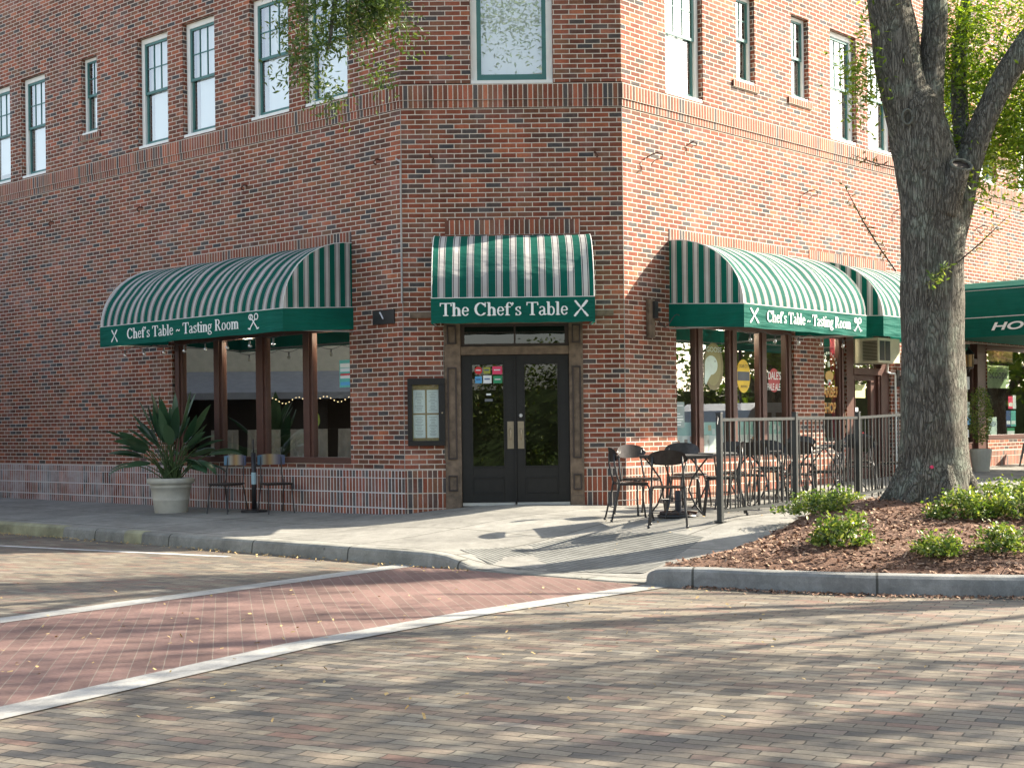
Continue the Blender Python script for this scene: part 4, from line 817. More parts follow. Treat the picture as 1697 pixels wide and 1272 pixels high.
# ---------------------------------------------------------------- awnings
def awning(label, fr, s0, s1, ztop, zw, zf_, zb, proj, texts, group='green striped barrel awnings', swap=False, uoff=0):
    t = thing('awning', label, 'awning', (0, 0, 0), group)
    nA, nS = 20, max(24, int((s1 - s0) * 12)); mb = MB(); grid = []
    ribs = max(2, round((s1 - s0) / 1.1))
    for i in range(nS + 1):
        s = s0 + (s1 - s0) * i / nS; row = []
        sag = .036 * abs(math.sin(math.pi * ribs * i / nS)) + .005 * math.sin(i * 1.7) + .005 * math.sin(i * .61)
        for j in range(nA + 1):
            a = math.pi / 2 * j / nA; k = 1 - sag * math.sin(2 * a) * 1.2
            kink = .012 * math.exp(-((j - 13) / 1.2) ** 2)
            row.append(Vector(fr.pt(s, zf_ + (ztop - zf_) * math.cos(a) * k, .01 + (proj - .01) * math.sin(a) * k - kink)))
        grid.append((s, row))
    for (sa, ra), (sb, rb) in zip(grid, grid[1:]):
        for j in range(nA): mb.face([ra[j], rb[j], rb[j + 1], ra[j + 1]], [(sa + uoff, j), (sb + uoff, j), (sb + uoff, j + 1), (sa + uoff, j + 1)])
    bm_ = mb.build('canopy', M['stripe'], t)
    bm = bmesh.new(); bm.from_mesh(bm_.data); bmesh.ops.remove_doubles(bm, verts=bm.verts, dist=1e-5); bm.to_mesh(bm_.data); bm.free(); bm_.data.polygons.foreach_set('use_smooth', [True] * len(bm_.data.polygons))
    for s in (s0, s1):
        mb = MB()
        for j in range(nA):
            a, b = math.pi / 2 * j / nA, math.pi / 2 * (j + 1) / nA
            za, oa = zf_ + (ztop - zf_) * math.cos(a), .01 + (proj - .01) * math.sin(a); zb_, ob = zf_ + (ztop - zf_) * math.cos(b), .01 + (proj - .01) * math.sin(b)
            la = zw + (zf_ - zw) * oa / proj; lb = zw + (zf_ - zw) * ob / proj
            mb.face([fr.pt(s, la, oa), fr.pt(s, lb, ob), fr.pt(s, zb_, ob), fr.pt(s, za, oa)], [(oa + .05, 0), (ob + .05, 0), (ob + .05, 1), (oa + .05, 1)])
        mb.build('side_panel', M['stripe'], t)
    mb = MB(); e = .012
    d = zw - zf_
    mb.v = []
    nn = 40
    for i in range(nn):       # front valance with a soft hang
        a, b = s0 - e + (s1 - s0 + 2 * e) * i / nn, s0 - e + (s1 - s0 + 2 * e) * (i + 1) / nn
        oa, ob = proj + e + .006 * math.sin(i * .9), proj + e + .006 * math.sin((i + 1) * .9)
        mb.face([fr.pt(a, zb + .004 * math.sin(i * .7), oa), fr.pt(b, zb + .004 * math.sin((i + 1) * .7), ob), fr.pt(b, zf_, proj + e), fr.pt(a, zf_, proj + e)])
    for s in (s0 - e, s1 + e): mb.face([fr.pt(s, zb + d, .0), fr.pt(s, zb, proj + e), fr.pt(s, zf_, proj + e), fr.pt(s, zw, .0)])
    va = mb.build('valance', M['green'], t)
    mb = MB(); pts = [fr.pt(s0 - e, zw, .0), fr.pt(s0 - e, zf_, proj + e), fr.pt(s1 + e, zf_, proj + e), fr.pt(s1 + e, zw, .0)]; mb.tube(pts, .006, 6)
    for s in (s0, s1): mb.tube([fr.pt(s, zf_ + (ztop - zf_) * math.cos(a), .01 + (proj - .01) * math.sin(a)) for a in [math.pi / 2 * j / 12 for j in range(13)]], .006, 6)
    mb.build('piping', M['stripe_edge'], t)
    mb = MB(); 
    mb.tube([fr.pt(s0, zb + .05, 0), fr.pt(s0, zb + .03, proj - .02), fr.pt(s1, zb + .03, proj - .02), fr.pt(s1, zb + .05, 0)], .013, 8)
    for i in range(1, ribs):
        s = s0 + (s1 - s0) * i / ribs; mb.tube([fr.pt(s, zf_ + (ztop - zf_ - .05) * math.cos(a), .0 + (proj - .05) * math.sin(a)) for a in [math.pi / 2 * j / 12 for j in range(13)]], .011, 6)
    mb.build('frame', M['alu'], t)
    for (txt, a, b, z, h) in texts:
        mb = MB(); raster_text(mb, fr, txt, a, b, z, h, proj + e + .010); mb.build('emblem' if txt in '#%' else 'lettering', M['letter'], va)
    return t
awning("long green striped awning reading Chef's Table on the shaded left wall", FL, 1.055, 5.68, 4.14, 3.217, 3.135, 2.815, 1.27,
       [("Chef's Table ~ Tasting Room", 4.90, 2.03, 2.905, .165), ('#', 5.36, 5.16, 2.885, .19), ('%', 1.83, 1.55, 2.89, .21)])
awning("green striped awning reading The Chef's Table over the corner entrance", FF, -1.035, 1.10, 4.12, 3.20, 3.165, 2.83, 1.1,
       [("The Chef's Table", -.93, .76, 2.925, .175), ('#', .82, 1.03, 2.91, .21)], uoff=.10)
awning("green striped sunlit awning reading Chef's Table on the right wall", FR, 1.060, 4.49, 4.13, 3.217, 3.135, 2.805, 1.27,
       [("Chef's Table ~ Tasting Room", 1.62, 3.99, 2.905, .165), ('#', 1.17, 1.42, 2.88, .21), ('%', 4.07, 4.35, 2.89, .20)])
awning("green striped awning reading Barber Shop partly behind the tree trunk", FR, 5.06, 7.72, 4.13, 3.235, 3.165, 2.835, 1.27,
       [("Barber Shop", 5.65, 7.3, 2.92, .165)])
# hotel canopy: stands out from the wall, long side facing the camera
hc = thing('hotel_canopy', 'plain green canopy reading HOTEL standing out from the wall behind the tree', 'awning')
K0c = FR.pt(9.6, 0); FK = Fr(K0c[:2], (FR.n.x, FR.n.y), (-FR.d.x, -FR.d.y))     # s = metres out from the wall; normal faces the camera side
WD = 4.2
mb = MB(); prof = [(3.38, 0), (3.60, -.03), (3.80, -.10), (3.95, -.22), (4.06, -.50), (4.12, -.95), (4.13, -WD / 2)]
pr2 = prof + [(z, -WD - o) for z, o in prof[:-1][::-1]]
for (za, oa), (zb, ob) in zip(pr2, pr2[1:]): mb.face([FK.pt(0.01, za, oa), FK.pt(4.4, za, oa), FK.pt(4.4, zb, ob), FK.pt(0.01, zb, ob)])
mb.face([FK.pt(4.4, z, o) for z, o in pr2]); mb.build('roof', M['green'], hc)
mb = MB()
for i in range(22):
    a, b = .01 + 4.39 * i / 22, .01 + 4.39 * (i + 1) / 22; mb.face([FK.pt(a, 3.02, .012 * math.sin(i)), FK.pt(b, 3.02, .012 * math.sin(i + 1)), FK.pt(b, 3.378, .004), FK.pt(a, 3.378, .004)])
mb.face([FK.pt(4.4, 3.02, 0), FK.pt(4.4, 3.378, 0), FK.pt(4.4, 3.378, -WD), FK.pt(4.4, 3.02, -WD)]); mb.face([FK.pt(0.01, 3.02, -WD), FK.pt(4.4, 3.02, -WD), FK.pt(4.4, 3.378, -WD), FK.pt(0.01, 3.378, -WD)])
va = mb.build('valance', M['green'], hc)
font_text('lettering', 'HOTEL', FK, 1.06, 2.27, 3.13, .145, .025, M['letter'], va, shear=.25, bold=.025)
mb = MB(); mb.tube([FK.pt(0, 3.38, .006), FK.pt(4.4, 3.38, .006)], .008, 6); mb.tube([FK.pt(0, 3.90, -.16), FK.pt(4.4, 3.90, -.16)], .005, 6); mb.build('piping', M['stripe_edge'], hc)
mb = MB(); mb.face([FK.pt(.02, 3.04, -.03), FK.pt(4.38, 3.04, -.03), FK.pt(4.38, 3.04, -WD + .03), FK.pt(.02, 3.04, -WD + .03)]); mb.build('soffit', M['green'], hc)
mb = MB()
for o in (-.08, -WD + .08): p = FK.pt(4.3, 0, o); mb.tube([(p[0], p[1], .2), (p[0], p[1], 3.1)], .03, 10)
mb.build('post', M['metal'], hc)
# string lights under awnings
def string_lights(label, fr, s0, s1, off, z, n):
    t = thing('string_lights', label, 'string lights', (0, 0, 0), 'clear bulb string lights under the awnings'); mb = MB(); pts = []
    for i in range(n * 6 + 1):
        u = i / (n * 6); pts.append(fr.pt(s0 + (s1 - s0) * u, z - .05 * abs(math.sin(math.pi * u * n)), off))
    mb.tube(pts, .005, 5); mb.build('cable', M['metal'], t)
    for i in range(n):
        u = (i + .5) / n; p = fr.pt(s0 + (s1 - s0) * u, z - .05, off)
        mb = MB(); mb.tube([p, (p[0], p[1], p[2] - .05)], .012, 8); so_ = mb.build('bulb_socket', M['metal'], t)
        mb = MB(); mb.lathe((p[0], p[1], p[2] - .12), [(0, 0), (.022, .012), (.030, .035), (.018, .06), (.013, .072)], 10); mb.build('bulb', M['bulb'], so_, smooth=True)
string_lights('row of clear bulbs under the front edge of the left awning', FL, 5.5, 1.2, 1.12, 2.80, 8)
string_lights('row of clear bulbs under the front edge of the right awning', FR, 1.15, 4.4, 1.1, 2.79, 5)
# ---------------------------------------------------------------- wall fittings
mb = MB(); mb.fbox(FL, .16, .60, 2.93, 3.13, .003, .03); pl = tag(mb.build('wall_plate', M['metal'], bevel=.004), 'dark rectangular metal plate on the wall left of the corner', 'plate')
mb = MB(); mb.tube([FL.pt(.44, 3.10, .035), FL.pt(.36, 3.0, .045)], .012, 8); mb.build('bolt', M['alu'], pl)
for s, lb in ((-1.24, 'left'), (1.27, 'right')):
    mb = MB(); mb.fbox(FF, s - .16, s + .16, 2.99, 3.07, .003, .045); b_ = tag(mb.build('wood_block', M['wood'], bevel=.004), f'grey weathered wood block on the wall just {lb} of the entrance awning', 'bracket', 'wood blocks beside the entrance awning')
mb = MB(); mb.fbox(FR, .50, .64, 2.70, 3.25, .003, .06); bb = tag(mb.build('wood_board', M['wood'], bevel=.004), 'upright weathered board on the wall left of the right awning', 'board')
mb = MB(); mb.fbox(FR, .58, .66, 2.98, 3.22, .062, .10); mb.build('outlet', M['metal'], bb)
mb = MB(); mb.tube([FR.pt(.66 + .02 * i, 2.95 - .09 * math.sin(i * .35), .10 + .01 * i) for i in range(16)], .007, 6); mb.build('cable', M['metal'], bb)
hooks = [(FL, .434, 5.257, 'nearest the corner'), (FL, 3.506, 5.271, 'between the third and fourth windows'), (FL, 6.408, 5.262, 'below the wide window pair'), (FL, 9.31, 5.326, 'farthest from the corner'),
         (FF, -1.093, 5.252, 'at the left of the entrance wall'), (FF, 1.194, 5.266, 'at the right of the entrance wall')]
for fr, s, z, lb in hooks:
    mb = MB(); mb.tube([fr.pt(s, z, 0), fr.pt(s, z, .07), fr.pt(s + .03, z - .03, .09), fr.pt(s + .05, z - .06, .07), fr.pt(s + .03, z - .07, .04)], .012, 6)
    tag(mb.build('wall_hook', M['rust']), f'rusty iron hook on the shaded brick wall, {lb}', 'hook', 'rusty hooks on the walls')
for s, z, lb in ((.583, 5.263, 'nearest the corner'), (4.845, 5.228, 'above the right awning'), (8.013, 5.279, 'just left of the tree trunk'), (11.352, 5.268, 'right of the tree trunk'), (1.606, 5.593, 'higher and smaller, near the corner')):
    mb = MB(); q = .5 if z > 5.5 else 1
    mb.tube([FR.pt(s - .02, z, 0), FR.pt(s, z + .04, .08), FR.pt(s + .05 * q, z + .06 * q, .15 * q), FR.pt(s + .13 * q, z + .04 * q, .17 * q), FR.pt(s + .12 * q, z - .02, .16 * q), FR.pt(s + .02, z - .04 * q, .13 * q), FR.pt(s - .08 * q, z - .12 * q, .12 * q)], .009, 6)
    tag(mb.build('wall_hook', M['rust']), f'rusty wire loop standing out from the sunlit brick wall, {lb}', 'hook', 'rusty hooks on the walls')
mb = MB(); p0 = FL.pt(.10, 5.22, .01); p1 = FL.pt(0, 5.17, .02); mb.tube([p0, p1], .012, 6); mb.tube([p1, (p1[0], p1[1], 3.4), (p1[0], p1[1], 3.2)], [.008, .010, .013], 6)
tag(mb.build('conduit', plain('pale_conduit', (.42, .41, .40), .6)), 'thin pale conduit running down the left corner of the entrance wall', 'conduit')
mb = MB(); mb.tube([FF.pt(-.94, 2.85, .012), FF.pt(-.925, 2.70, .02), FF.pt(-.94, 2.5, .012), FF.pt(-.935, 2.2, .012), FF.pt(-.94, 1.6, .012), FF.pt(-.935, 1.0, .012)], .006, 6)
tag(mb.build('cable', M['cable']), 'thin cable hanging down beside the entrance frame', 'cable')
# air conditioner
ac = thing('air_conditioner', 'cream window air conditioner above the barber shop door', 'air conditioner')
mb = MB(); mb.fbox(FR, 6.72, 7.50, 2.50, 2.93, -.15, .30); mb.build('housing', M['cream'], ac, bevel=.008)
mb = MB()
for i in range(2): mb.fbox(FR, 6.76 + i * .20, 6.93 + i * .20, 2.54, 2.88, .302, .308)
for i in range(14): z = 2.54 + i * .025; P = FR; mb.v; mb.fbox(FR, 6.712, 6.718, z, z + .012, 0, .28)
mb.build('grille', M['metal'], ac)
mb = MB(); mb.tube([FR.pt(7.44, 2.50, .10), FR.pt(7.44, 2.36, .08), FR.pt(7.62, 2.34, .05), FR.pt(7.80, 2.34, .04), FR.pt(7.82, 2.30, .04), FR.pt(7.82, .5, .04)], .018, 8)
tag(mb.build('drain_pipe', M['white']), 'thin white drain pipe running down beside the barber shop door', 'pipe')
# barber pole
bp_ = thing('barber_pole', 'red white and blue barber pole on the wall left of the tree', 'barber pole')
p = FR.pt(8.28, 0, .16)
def barberpole():
    m, n, b = mat('barber_stripes'); L = n.links.new; tc = N(n, 'ShaderNodeTexCoord'); mp = N(n, 'ShaderNodeMapping'); mp.inputs['Rotation'].default_value = (0, .75, .6); L(tc.outputs['Object'], mp.inputs[0])
    sx = N(n, 'ShaderNodeSeparateXYZ'); L(mp.outputs[0], sx.inputs[0]); mu = N(n, 'ShaderNodeMath', operation='MULTIPLY'); mu.inputs[1].default_value = 4.2; L(sx.outputs[2], mu.inputs[0]); fr_ = N(n, 'ShaderNodeMath', operation='FRACT'); L(mu.outputs[0], fr_.inputs[0])
    r = N(n, 'ShaderNodeValToRGB'); r.color_ramp.interpolation = 'CONSTANT'; e = r.color_ramp.elements; e[0].color = (.4, .04, .03, 1); e[1].position = .25; e[1].color = (.6, .55, .5, 1); q = e.new(.5); q.color = (.03, .05, .15, 1); q = e.new(.75); q.color = (.6, .55, .5, 1)
    L(fr_.outputs[0], r.inputs[0]); L(r.outputs[0], b.inputs['Base Color']); b.inputs['Roughness'].default_value = .25; return m
mb = MB(); mb.lathe((p[0], p[1], 1.66), [(.075, 0), (.075, .42)], 24); mb.build('striped_cylinder', barberpole(), bp_, smooth=True)
mb = MB(); mb.lathe((p[0], p[1], 2.08), [(.085, 0), (.085, .04), (.07, .06), (.075, .10), (.04, .14), (0, .15)], 24); mb.lathe((p[0], p[1], 1.56), [(0, 0), (.04, .01), (.08, .06), (.085, .10)], 24); mb.build('cap', M['gold'], bp_, smooth=True)
mb = MB(); mb.fbox(FR, 8.05, 8.12, 1.55, 2.30, .0, .05); mb.fbox(FR, 8.1, 8.28, 1.60, 1.63, .05, .12); mb.fbox(FR, 8.1, 8.28, 2.1, 2.13, .05, .12); mb.build('bracket', M['alu'], bp_)
# lanterns
def lantern(fr, s, z, label):
    t = thing('wall_lantern', label, 'lantern', (0, 0, 0), 'black wall lanterns'); c = fr.pt(s, z, .20)
    mb = MB(); mb.lathe(c, [(.06, -.02), (.085, .0), (.085, .015)], 12); mb.lathe(c, [(.11, .26), (.05, .33), (.015, .37), (.02, .40), (0, .42)], 12)
    for i in range(6):
        a = i * math.pi / 3; mb.tube([(c[0] + .085 * math.cos(a), c[1] + .085 * math.sin(a), z), (c[0] + .10 * math.cos(a), c[1] + .10 * math.sin(a), z + .27)], .008, 5)
    mb.tube([fr.pt(s, z - .12, 0), fr.pt(s, z - .14, .1), fr.pt(s, z - .06, .2), fr.pt(s, z, .2)], .014, 8); mb.fbox(fr, s - .05, s + .05, z - .25, z + .05, 0, .02)
    mb.build('cage', M['metal'], t); mb = MB(); mb.lathe(c, [(.075, .015), (.09, .25)], 12); mb.build('glass', plain('amber_glass', (.45, .27, .10), .15), t, smooth=True)
lantern(FR, 7.98, 2.36, 'black wall lantern on the pier beside the barber pole'); lantern(FR, 10.50, 2.50, 'amber glass wall lantern just right of the tree trunk')
# ---------------------------------------------------------------- planter + bird of paradise
PX, PY = -5.30, 22.05; PZ = zf(PX, PY)
mb = MB(); mb.lathe((PX, PY, PZ - .005), [(r_ * .91, z_) for r_, z_ in [(0, 0), (.27, 0), (.275, .01), (.305, .20), (.308, .205), (.306, .21), (.335, .385), (.345, .39), (.35, .41), (.345, .43), (.352, .445), (.385, .455), (.40, .48), (.40, .51), (.385, .535), (.36, .54), (.335, .53), (.33, .47)]], 48)
pt_ = tag(mb.build('planter_pot', M['pot'], smooth=True), 'large pale round planter pot on the pavement by the left wall', 'pot')
mb = MB(); mb.face([(PX + .302 * math.cos(a), PY + .302 * math.sin(a), PZ + .47) for a in [i * math.pi / 12 for i in range(24)]]); mb.build('soil', M['soil'], pt_)
bo = thing('bird_of_paradise_plant', 'bird of paradise plant with long dark green leaves growing in the pale pot', 'plant', (PX, PY, PZ + .47))
ml, ms = MB(), MB(); R2 = random.Random(5)
def bleaf(az, lean, L_, wd, roll=0, L1=None):
    d = Vector((math.cos(az), math.sin(az), 0)); p = Vector((R2.gauss(0, .07), R2.gauss(0, .07), 0)); ang = math.radians(90 - lean * .55); pts = [p.copy()]; n = 18
    for i in range(n):
        u = i / n; ang -= math.radians(lean * .9) / n * (u * 2.2 + .1); p = p + (d * math.cos(ang) + Vector((0, 0, 1)) * math.sin(ang)) * L_ / n; pts.append(p.copy())
    k = 10; ms.tube(pts[:k + 1], [.011 - .0005 * i for i in range(k + 1)], 6)
    side = Vector((-d.y, d.x, 0)); side = (side * math.cos(roll) + Vector((0, 0, 1)) * math.sin(roll)); m_ = n - k
    for i in range(k, n):
        def row(j):
            u = (j - k) / m_; w_ = wd * (math.sin(math.pi * min(1, u * .93 + .07)) ** .75) * (1 - .25 * u); t = (pts[min(j + 1, n)] - pts[j - 1]).normalized(); up = side.cross(t).normalized()
            return pts[j] - side * w_ + up * w_ * .38, pts[j], pts[j] + side * w_ + up * w_ * .38
        a, b = row(i), row(i + 1)
        ml.face([a[0], a[1], b[1], b[0]]); ml.face([a[1], a[2], b[2], b[1]])
for i in range(58):
    az = R2.uniform(0, 6.283); lean = R2.choice([6, 14, 24, 36, 48, 60, 74, 86]) + R2.uniform(-6, 6)
    bleaf(az, lean, R2.uniform(1.0, 1.35) * (1.1 if lean < 30 else 1.0), R2.uniform(.075, .115), R2.uniform(-.7, .7))
o = ml.build('foliage', M['bop'], bo, smooth=True)
bm = bmesh.new(); bm.from_mesh(o.data); bmesh.ops.remove_doubles(bm, verts=bm.verts, dist=1e-5); bm.to_mesh(o.data); bm.free()
ms.build('stems', M['hedge_green'], bo, smooth=True)
# ---------------------------------------------------------------- furniture
def ellip(cx, y, cz, rx, rz, n=24): return [(cx + rx * math.cos(2 * math.pi * i / n), y, cz + rz * math.sin(2 * math.pi * i / n)) for i in range(n)]
def bistro(label, name='bistro_chair'):
    t = thing(name, label, 'chair', (0, 0, 0), 'dark metal bistro chairs on the terrace')
    # seat: rounded plate, front (+y) wider
    mb = MB(); n = 28; rim = []
    for i in range(n):
        a = 2 * math.pi * i / n; c, s = math.cos(a), math.sin(a); q = .5
        x = math.copysign(abs(c) ** .6, c) * (.205 + .015 * s); y_ = math.copysign(abs(s) ** .6, s) * .20
        rim.append((x, y_))
    mb.face([(x, y_, .452 - .012) for x, y_ in rim][::-1]); 
    top1 = [(x, y_, .452) for x, y_ in rim]; top2 = [(x * .85, y_ * .85, .458) for x, y_ in rim]; top3 = [(x * .5, y_ * .5, .450) for x, y_ in rim]
    for A, B_ in (([(x, y_, .44) for x, y_ in rim], top1), (top1, top2), (top2, top3)):
        for i in range(n): j = (i + 1) % n; mb.face([A[i], A[j], B_[j], B_[i]])
    mb.face(top3); mb.build('seat', M['chairmetal'], t)
    # curved oval backrest
    mb = MB(); nx, nz = 16, 6
    def bp(i, k, th):
        u = -1 + 2 * i / nx; x = .225 * u; h = .085 * math.sqrt(max(0, 1 - abs(u) ** 2.6)); y_ = -.235 + .055 * u * u - th; z = .785 + h * (-1 + 2 * k / nz) - .01 * u * u; return (x, y_ - .02 * (k / nz), z)
    for th in (0, .006):
        for i in range(nx):
            for k in range(nz): mb.face([bp(i, k, th), bp(i + 1, k, th), bp(i + 1, k + 1, th), bp(i, k + 1, th)])
    mb.build('backrest', M['chairmetal'], t, smooth=True)
    for sx in (-1, 1):
        mb = MB(); mb.tube([(sx * .165, -.222, .80), (sx * .17, -.225, .68), (sx * .178, -.20, .55), (sx * .182, -.175, .46), (sx * .188, -.19, .36), (sx * .20, -.235, .18), (sx * .215, -.275, .0)], .0115, 8); mb.tube([(sx * .215, -.275, 0), (sx * .215, -.276, .03)], .016, 8); mb.build('leg', M['metal'], t, smooth=True)
        mb = MB(); mb.tube([(sx * .17, .10, .43), (sx * .18, .165, .425), (sx * .188, .185, .38), (sx * .195, .19, .25), (sx * .21, .225, .0)], .0115, 8); mb.tube([(sx * .21, .225, 0), (sx * .21, .224, .03)], .016, 8); mb.build('leg', M['metal'], t, smooth=True)
    mb = MB(); mb.tube([(-.182, -.175, .435), (-.19, .0, .43), (-.17, .17, .43), (0, .195, .43), (.17, .17, .43), (.19, .0, .43), (.182, -.175, .435)], .009, 6); mb.build('seat_frame', M['metal'], t, smooth=True); mb = MB(); mb.tube([(-.2, -.235, .17), (.2, -.235, .17)], .006, 6); mb.build('stretcher', M['metal'], t)
    return t
ch = [(1.40, 16.88, (1, .12), 'leftmost terrace chair, in profile facing the nearest table'), (1.76, 16.12, (.1, 1), 'nearest terrace chair, its back to the street at the nearest table'),
      (1.60, 17.75, (.55, -.85), 'terrace chair against the corner brickwork, behind the nearest table'), (2.12, 17.70, (-.1, -1), 'terrace chair facing the street behind the nearest table top'),
      (2.50, 16.95, (-1, .1), 'terrace chair facing left just behind the first fence post'), (2.42, 19.40, (.25, -1), 'terrace chair under the window beside the second table, left one'),
      (3.02, 19.55, (-.2, -1), 'terrace chair under the window beside the second table, right one'), (2.98, 18.02, (-.1, 1), 'terrace chair seen through the first fence panel with its back to the street'),
      (3.62, 18.25, (0, 1), 'terrace chair with its back close behind the second fence post'), (3.60, 19.85, (0, -1), 'terrace chair on the wall side of the third table'),
      (4.18, 19.15, (-1, 0), 'terrace chair facing left beyond the third table'), (4.35, 21.4, (-.2, -1), 'terrace chair on the wall side of the fourth table near the barber window'),
      (3.72, 20.75, (1, .1), 'terrace chair left of the fourth table'), (4.92, 20.15, (.1, 1), 'terrace chair with its back to the third fence post'), (5.30, 21.7, (-.1, -1), 'terrace chair beside the barber door'), (5.6, 20.95, (-1, 0), 'terrace chair partly hidden by the tree trunk')]
proto = None
for x, y_, d, lb in ch:
    if proto is None: proto = bistro('x'); c = proto
    else: c = copy_tree(proto)
    c.location = (x, y_, zf(x, y_)); c.rotation_euler = (0, 0, math.atan2(d[1], d[0]) - math.pi / 2 + rnd.uniform(-.05, .05)); c['label'] = 'dark metal ' + lb
def cafe_table(label):
    t = thing('cafe_table', label, 'table', (0, 0, 0), 'square metal cafe tables on the terrace')
    mb = MB(); mb.box(-.34, .34, -.34, .34, .715, .735); mb.build('tabletop', plain('grey_metal_mesh', (.10, .10, .10), .35, metal=.5, var=.3, scale=50), t, bevel=.006)
    mb = MB(); mb.box(-.33, .33, -.33, .33, .695, .713); mb.build('apron', M['metal'], t)
    for a in (45, 135, 225, 315):
        c, s = math.cos(math.radians(a)), math.sin(math.radians(a)); mb = MB()
        mb.tube([(c * .40, s * .40, .70), (c * .33, s * .33, .62), (c * .20, s * .20, .45), (c * .16, s * .16, .32), (c * .24, s * .24, .14), (c * .36, s * .36, .0)], .011, 8); mb.build('leg', M['metal'], t, smooth=True)
    mb = MB(); mb.tube([(.2 * math.cos(i * .524), .2 * math.sin(i * .524), .20) for i in range(13)], .006, 6); mb.build('stretcher', M['metal'], t)
    return t
tb = [(1.95, 16.98, 'nearest table on the terrace, left of the first fence post'), (2.72, 18.78, 'second table on the terrace, under the shop window'), (3.58, 19.05, 'table seen through the second fence panel'), (4.15, 20.75, 'table beneath the barber window'), (4.95, 20.98, 'table farthest along the fence, beside the tree')]
proto = None
for i, (x, y_, lb) in enumerate(tb):
    c = cafe_table('x') if proto is None else copy_tree(proto)
    proto = proto or c; c.location = (x, y_, zf(x, y_)); c.rotation_euler = (0, 0, .3 + i * .2); c['label'] = 'dark square metal ' + lb
# umbrella base under the first table
ub = thing('parasol_foot', 'dark cast round umbrella foot with a short tube under the nearest table', 'umbrella foot', (1.97, 16.95, zf(1.97, 16.95)))
mb = MB(); mb.lathe((0, 0, 0), [(0, 0), (.25, 0), (.25, .02), (.20, .045), (.10, .06), (.04, .08), (.04, .30), (.03, .31), (0, .31)], 28); mb.build('base', M['metal'], ub, smooth=True)
mb = MB()
for i in range(10): a = i * .628; mb.tube([(.1 * math.cos(a), .1 * math.sin(a), .062), (.23 * math.cos(a + .2), .23 * math.sin(a + .2), .045)], .012, 6)
mb.build('scrollwork', M['rust'], ub)
# two striped-back chairs + stand by the left wall
def stripeback():
    m, n, b = mat('striped_back'); L = n.links.new; tc = N(n, 'ShaderNodeTexCoord'); sx = N(n, 'ShaderNodeSeparateXYZ'); L(tc.outputs['Object'], sx.inputs[0]); a = N(n, 'ShaderNodeMath', operation='MULTIPLY_ADD'); a.inputs[1].default_value = 2.3; a.inputs[2].default_value = .5; L(sx.outputs[0], a.inputs[0])
    r = N(n, 'ShaderNodeValToRGB'); e = r.color_ramp.elements; e[0].color = (.05, .08, .16, 1); e[1].color = (.10, .20, .28, 1)
    for p_, c in ((.2, (.09, .08, .12)), (.35, (.25, .22, .20)), (.5, (.36, .24, .10)), (.62, (.22, .13, .07)), (.75, (.30, .28, .22)), (.88, (.06, .16, .27))): q = e.new(p_); q.color = (*c, 1)
    L(a.outputs[0], r.inputs[0]); L(r.outputs[0], b.inputs['Base Color']); b.inputs['Roughness'].default_value = .5; return m
M['stripeback'] = stripeback()
def school_chair(label):
    t = thing('striped_chair', label, 'chair', (0, 0, 0), 'striped back chairs by the left wall')
    mb = MB(); mb.box(-.20, .20, -.20, .20, .435, .455); mb.build('seat', M['wood_dark'], t, bevel=.01)
    mb = MB()
    nx = 12
    def bp(i, k, th): u = -1 + 2 * i / nx; return (.215 * u, -.24 + .04 * u * u - th, .72 + k * (.16 - .02 * u * u))
    for th in (0, .012):
        for i in range(nx): mb.face([bp(i, 0, th), bp(i + 1, 0, th), bp(i + 1, 1, th), bp(i, 1, th)])
    for i in range(nx): mb.face([bp(i, 1, 0), bp(i + 1, 1, 0), bp(i + 1, 1, .012), bp(i, 1, .012)])
    mb.build('backrest', M['stripeback'], t, smooth=False)
    for sx in (-1, 1):
        mb = MB(); mb.tube([(sx * .16, -.225, .84), (sx * .17, -.19, .5), (sx * .18, -.17, .43), (sx * .20, -.26, .0)], .010, 8); mb.build('leg', M['metal'], t)
        mb = MB(); mb.tube([(sx * .18, .15, .44), (sx * .20, .21, .0)], .010, 8); mb.build('leg', M['metal'], t)
    mb = MB(); mb.tube([(-.18, -.17, .43), (-.18, .16, .43), (.18, .16, .43), (.18, -.17, .43)], .009, 6); mb.build('seat_frame', M['metal'], t)
    return t
c1 = school_chair('dark chair with a striped back by the left window, nearer the planter')
c1.location = (-4.33, 21.50, zf(-4.33, 21.50)); c1.rotation_euler.z = math.radians(150)
c2 = copy_tree(c1); c2['label'] = 'dark chair with a striped back by the left window, right of the stand'; c2.location = (-3.52, 21.18, zf(-3.52, 21.18)); c2.rotation_euler.z = math.radians(210)
us = thing('umbrella_stand', 'black umbrella stand tube with a pale blue band between the two striped chairs', 'umbrella stand', (-3.93, 21.6, zf(-3.93, 21.6)))
mb = MB(); mb.lathe((0, 0, 0), [(0, 0), (.20, 0), (.20, .03), (.04, .05)], 24); mb.build('base', M['metal'], us)
mb = MB(); mb.tube([(0, 0, .04), (0, 0, .90)], .036, 14); mb.tube([(0, 0, .90), (0, 0, 1.10)], .010, 8); mb.build('tube', M['metal'], us, smooth=True)
mb = MB(); mb.tube([(0, 0, .42), (0, 0, .60)], .040, 14); mb.build('band', plain('pale_blue_label', (.33, .48, .53), .5), us)
